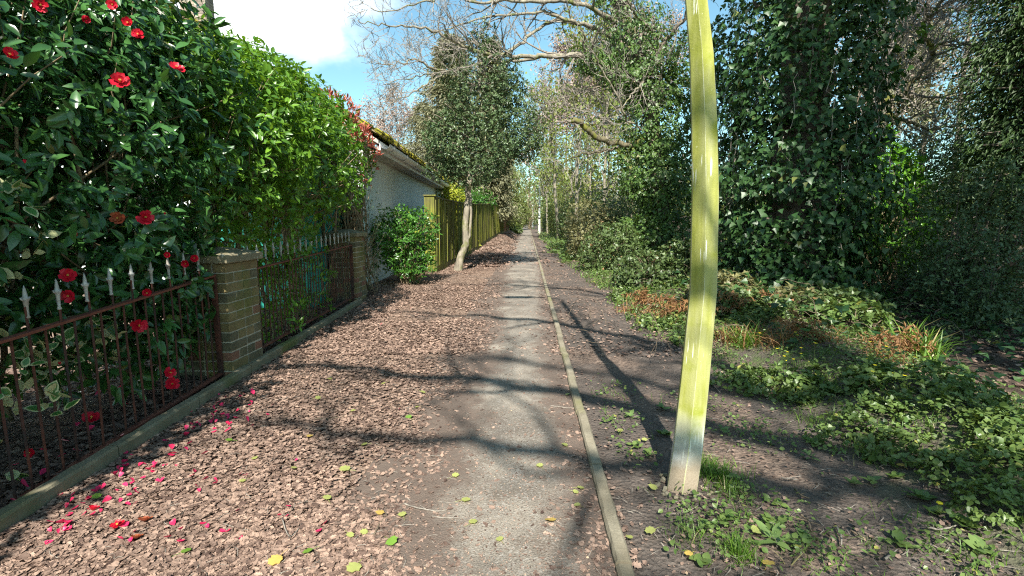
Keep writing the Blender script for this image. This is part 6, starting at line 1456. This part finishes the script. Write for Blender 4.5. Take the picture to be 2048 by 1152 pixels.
# dense low clumps on the bank
for px, py, r, lf in ((1470, 775, .2, .034), (1540, 785, .2, .036), (1610, 800, .17, .034), (1730, 820, .17, .040), (1760, 870, .18, .03), (1850, 850, .2, .034), (1920, 900, .18, .034), (1990, 960, .17, .03), (1690, 890, .15, .028), (1800, 930, .16, .028), (1900, 985, .15, .026), (1980, 1060, .14, .026), (2020, 1010, .14, .028), (1250, 600, .25, .04), (1310, 660, .22, .04), (1370, 690, .2, .036)):
    c = gz(G(px, py)); root = thing('weed_clump', c, 'dense low clump of small leaved green weeds growing on the verge', 'plant', 'dense weed clumps along the verge')
    L = whorls([(c + (0, 0, .03), (r, r * .9, .09)), (c + (r * .5, r * .3, .03), (r * .6, r * .6, .11))], 230, 5, lf, 1.1, (.5, 1.1), .3, .6, ls=6); foliage(root, M['weed'], wT[:3], L, 0)
for k in range(26):
    px, py = ((1570, 735), (1730, 800), (1760, 830), (1590, 760))[k % 4]; c = gz(G(px + rng.normal(0, 25), py + rng.normal(0, 14))); mb = MB(); L = rng.uniform(.10, .16); lathe(mb, c, [(0, .0015), (L, .0012)], 4); root = mb.build('celandine_flower', M['weed'], None); tag(root, 'tiny yellow celandine flower among the lit verge weeds', 'flower', 'yellow celandines on the verge')
    mb = MB(); a = np.arange(8) * .785; d = np.stack([np.cos(a), np.sin(a), np.full(8, .25)], -1); add_leaves(mb, T_simple(.5, .02, 0), np.repeat([c + (0, 0, L)], 8, 0), d, np.repeat([(0, 0, 1.)], 8, 0) + d * -.2, np.full(8, .014), rng.random(8)); mb.build('bloom', M['flower_yellow'], root)
# dry ferns
def fern(c, n, L, lab, mat='fern_dry'):
    c = gz(c); root = thing('dry_fern', c, lab, 'fern', 'dead brown ferns at the wood edge')
    for i in range(n):
        a = rng.uniform(0, 6.28); l = L * rng.uniform(.6, 1.1); e = rng.uniform(.5, 1.3); t = np.linspace(0, 1, 9)
        pts = c + np.stack([np.cos(a) * l * t * math.cos(e), np.sin(a) * l * t * math.cos(e), l * (t * math.sin(e) - .75 * t ** 3 * rng.uniform(.3, 1))], -1)
        pts[:, 2] = np.maximum(pts[:, 2], c[2] + .02)
        mb = MB(); tube(mb, pts, np.linspace(.004, .0015, 9), 4, .5, cap=False); k = np.repeat(np.arange(2, 9), 4); p = pts[k] + rng.normal(0, .01, (len(k), 3))
        ax = nrm(pts[k] - pts[k - 1]); sd = nrm(np.cross(ax, rdir(len(k)) + np.array((0, 0, 1.)))) * np.tile((1, -1, 1, -1), 7)[:, None]
        add_leaves(mb, T_simple(.32, .06, .3), p, nrm(sd + ax * .4 + (0, 0, -.25)), rdir(len(k)) + (0, 0, .7), l * .22 * (1 - .6 * (k / 9)) * rng.uniform(.6, 1.2, len(k)), rng.random(len(k)) * .95); mb.build('frond', M[mat], root)
fern(G(1790, 735), 24, .42, 'upright clump of dead brown fern standing at the dark wood edge'); fern(G(1475, 655), 16, .5, 'collapsed dead brown fern right behind the lamp column'); fern(G(1345, 640), 16, .55, 'dead brown fern left of the lamp column among brambles'); fern(G(1540, 660), 14, .5, 'dead brown fern beneath the ivy tree'); fern(G(1300, 620), 12, .5, 'dead brown fern nearest the sunny grass'); fern(G(1600, 720), 10, .4, 'low dead fern fronds before the bramble patch')
# arching dry bramble canes and small dead leaves
cn = MB()
for _ in range(75):
    b = G(rng.uniform(1130, 1950), rng.uniform(560, 720)); a = rng.uniform(0, 6.28); L = rng.uniform(.2, .65); b[2] = float(H(b[0], b[1]))
    tube(cn, limb_path([b, b + (.3 * L * math.cos(a), .3 * L * math.sin(a), .45 * L), b + (.75 * L * math.cos(a), .75 * L * math.sin(a), .42 * L), b + (1.0 * L * math.cos(a), 1.0 * L * math.sin(a), .1)], 3, .02), .0024, 4, rng.random(), cap=False)
o = cn.build('bramble_canes', M['twig_dark']); tag(o, kind='stuff', label='tangle of dry arching bramble canes at the wood edge')
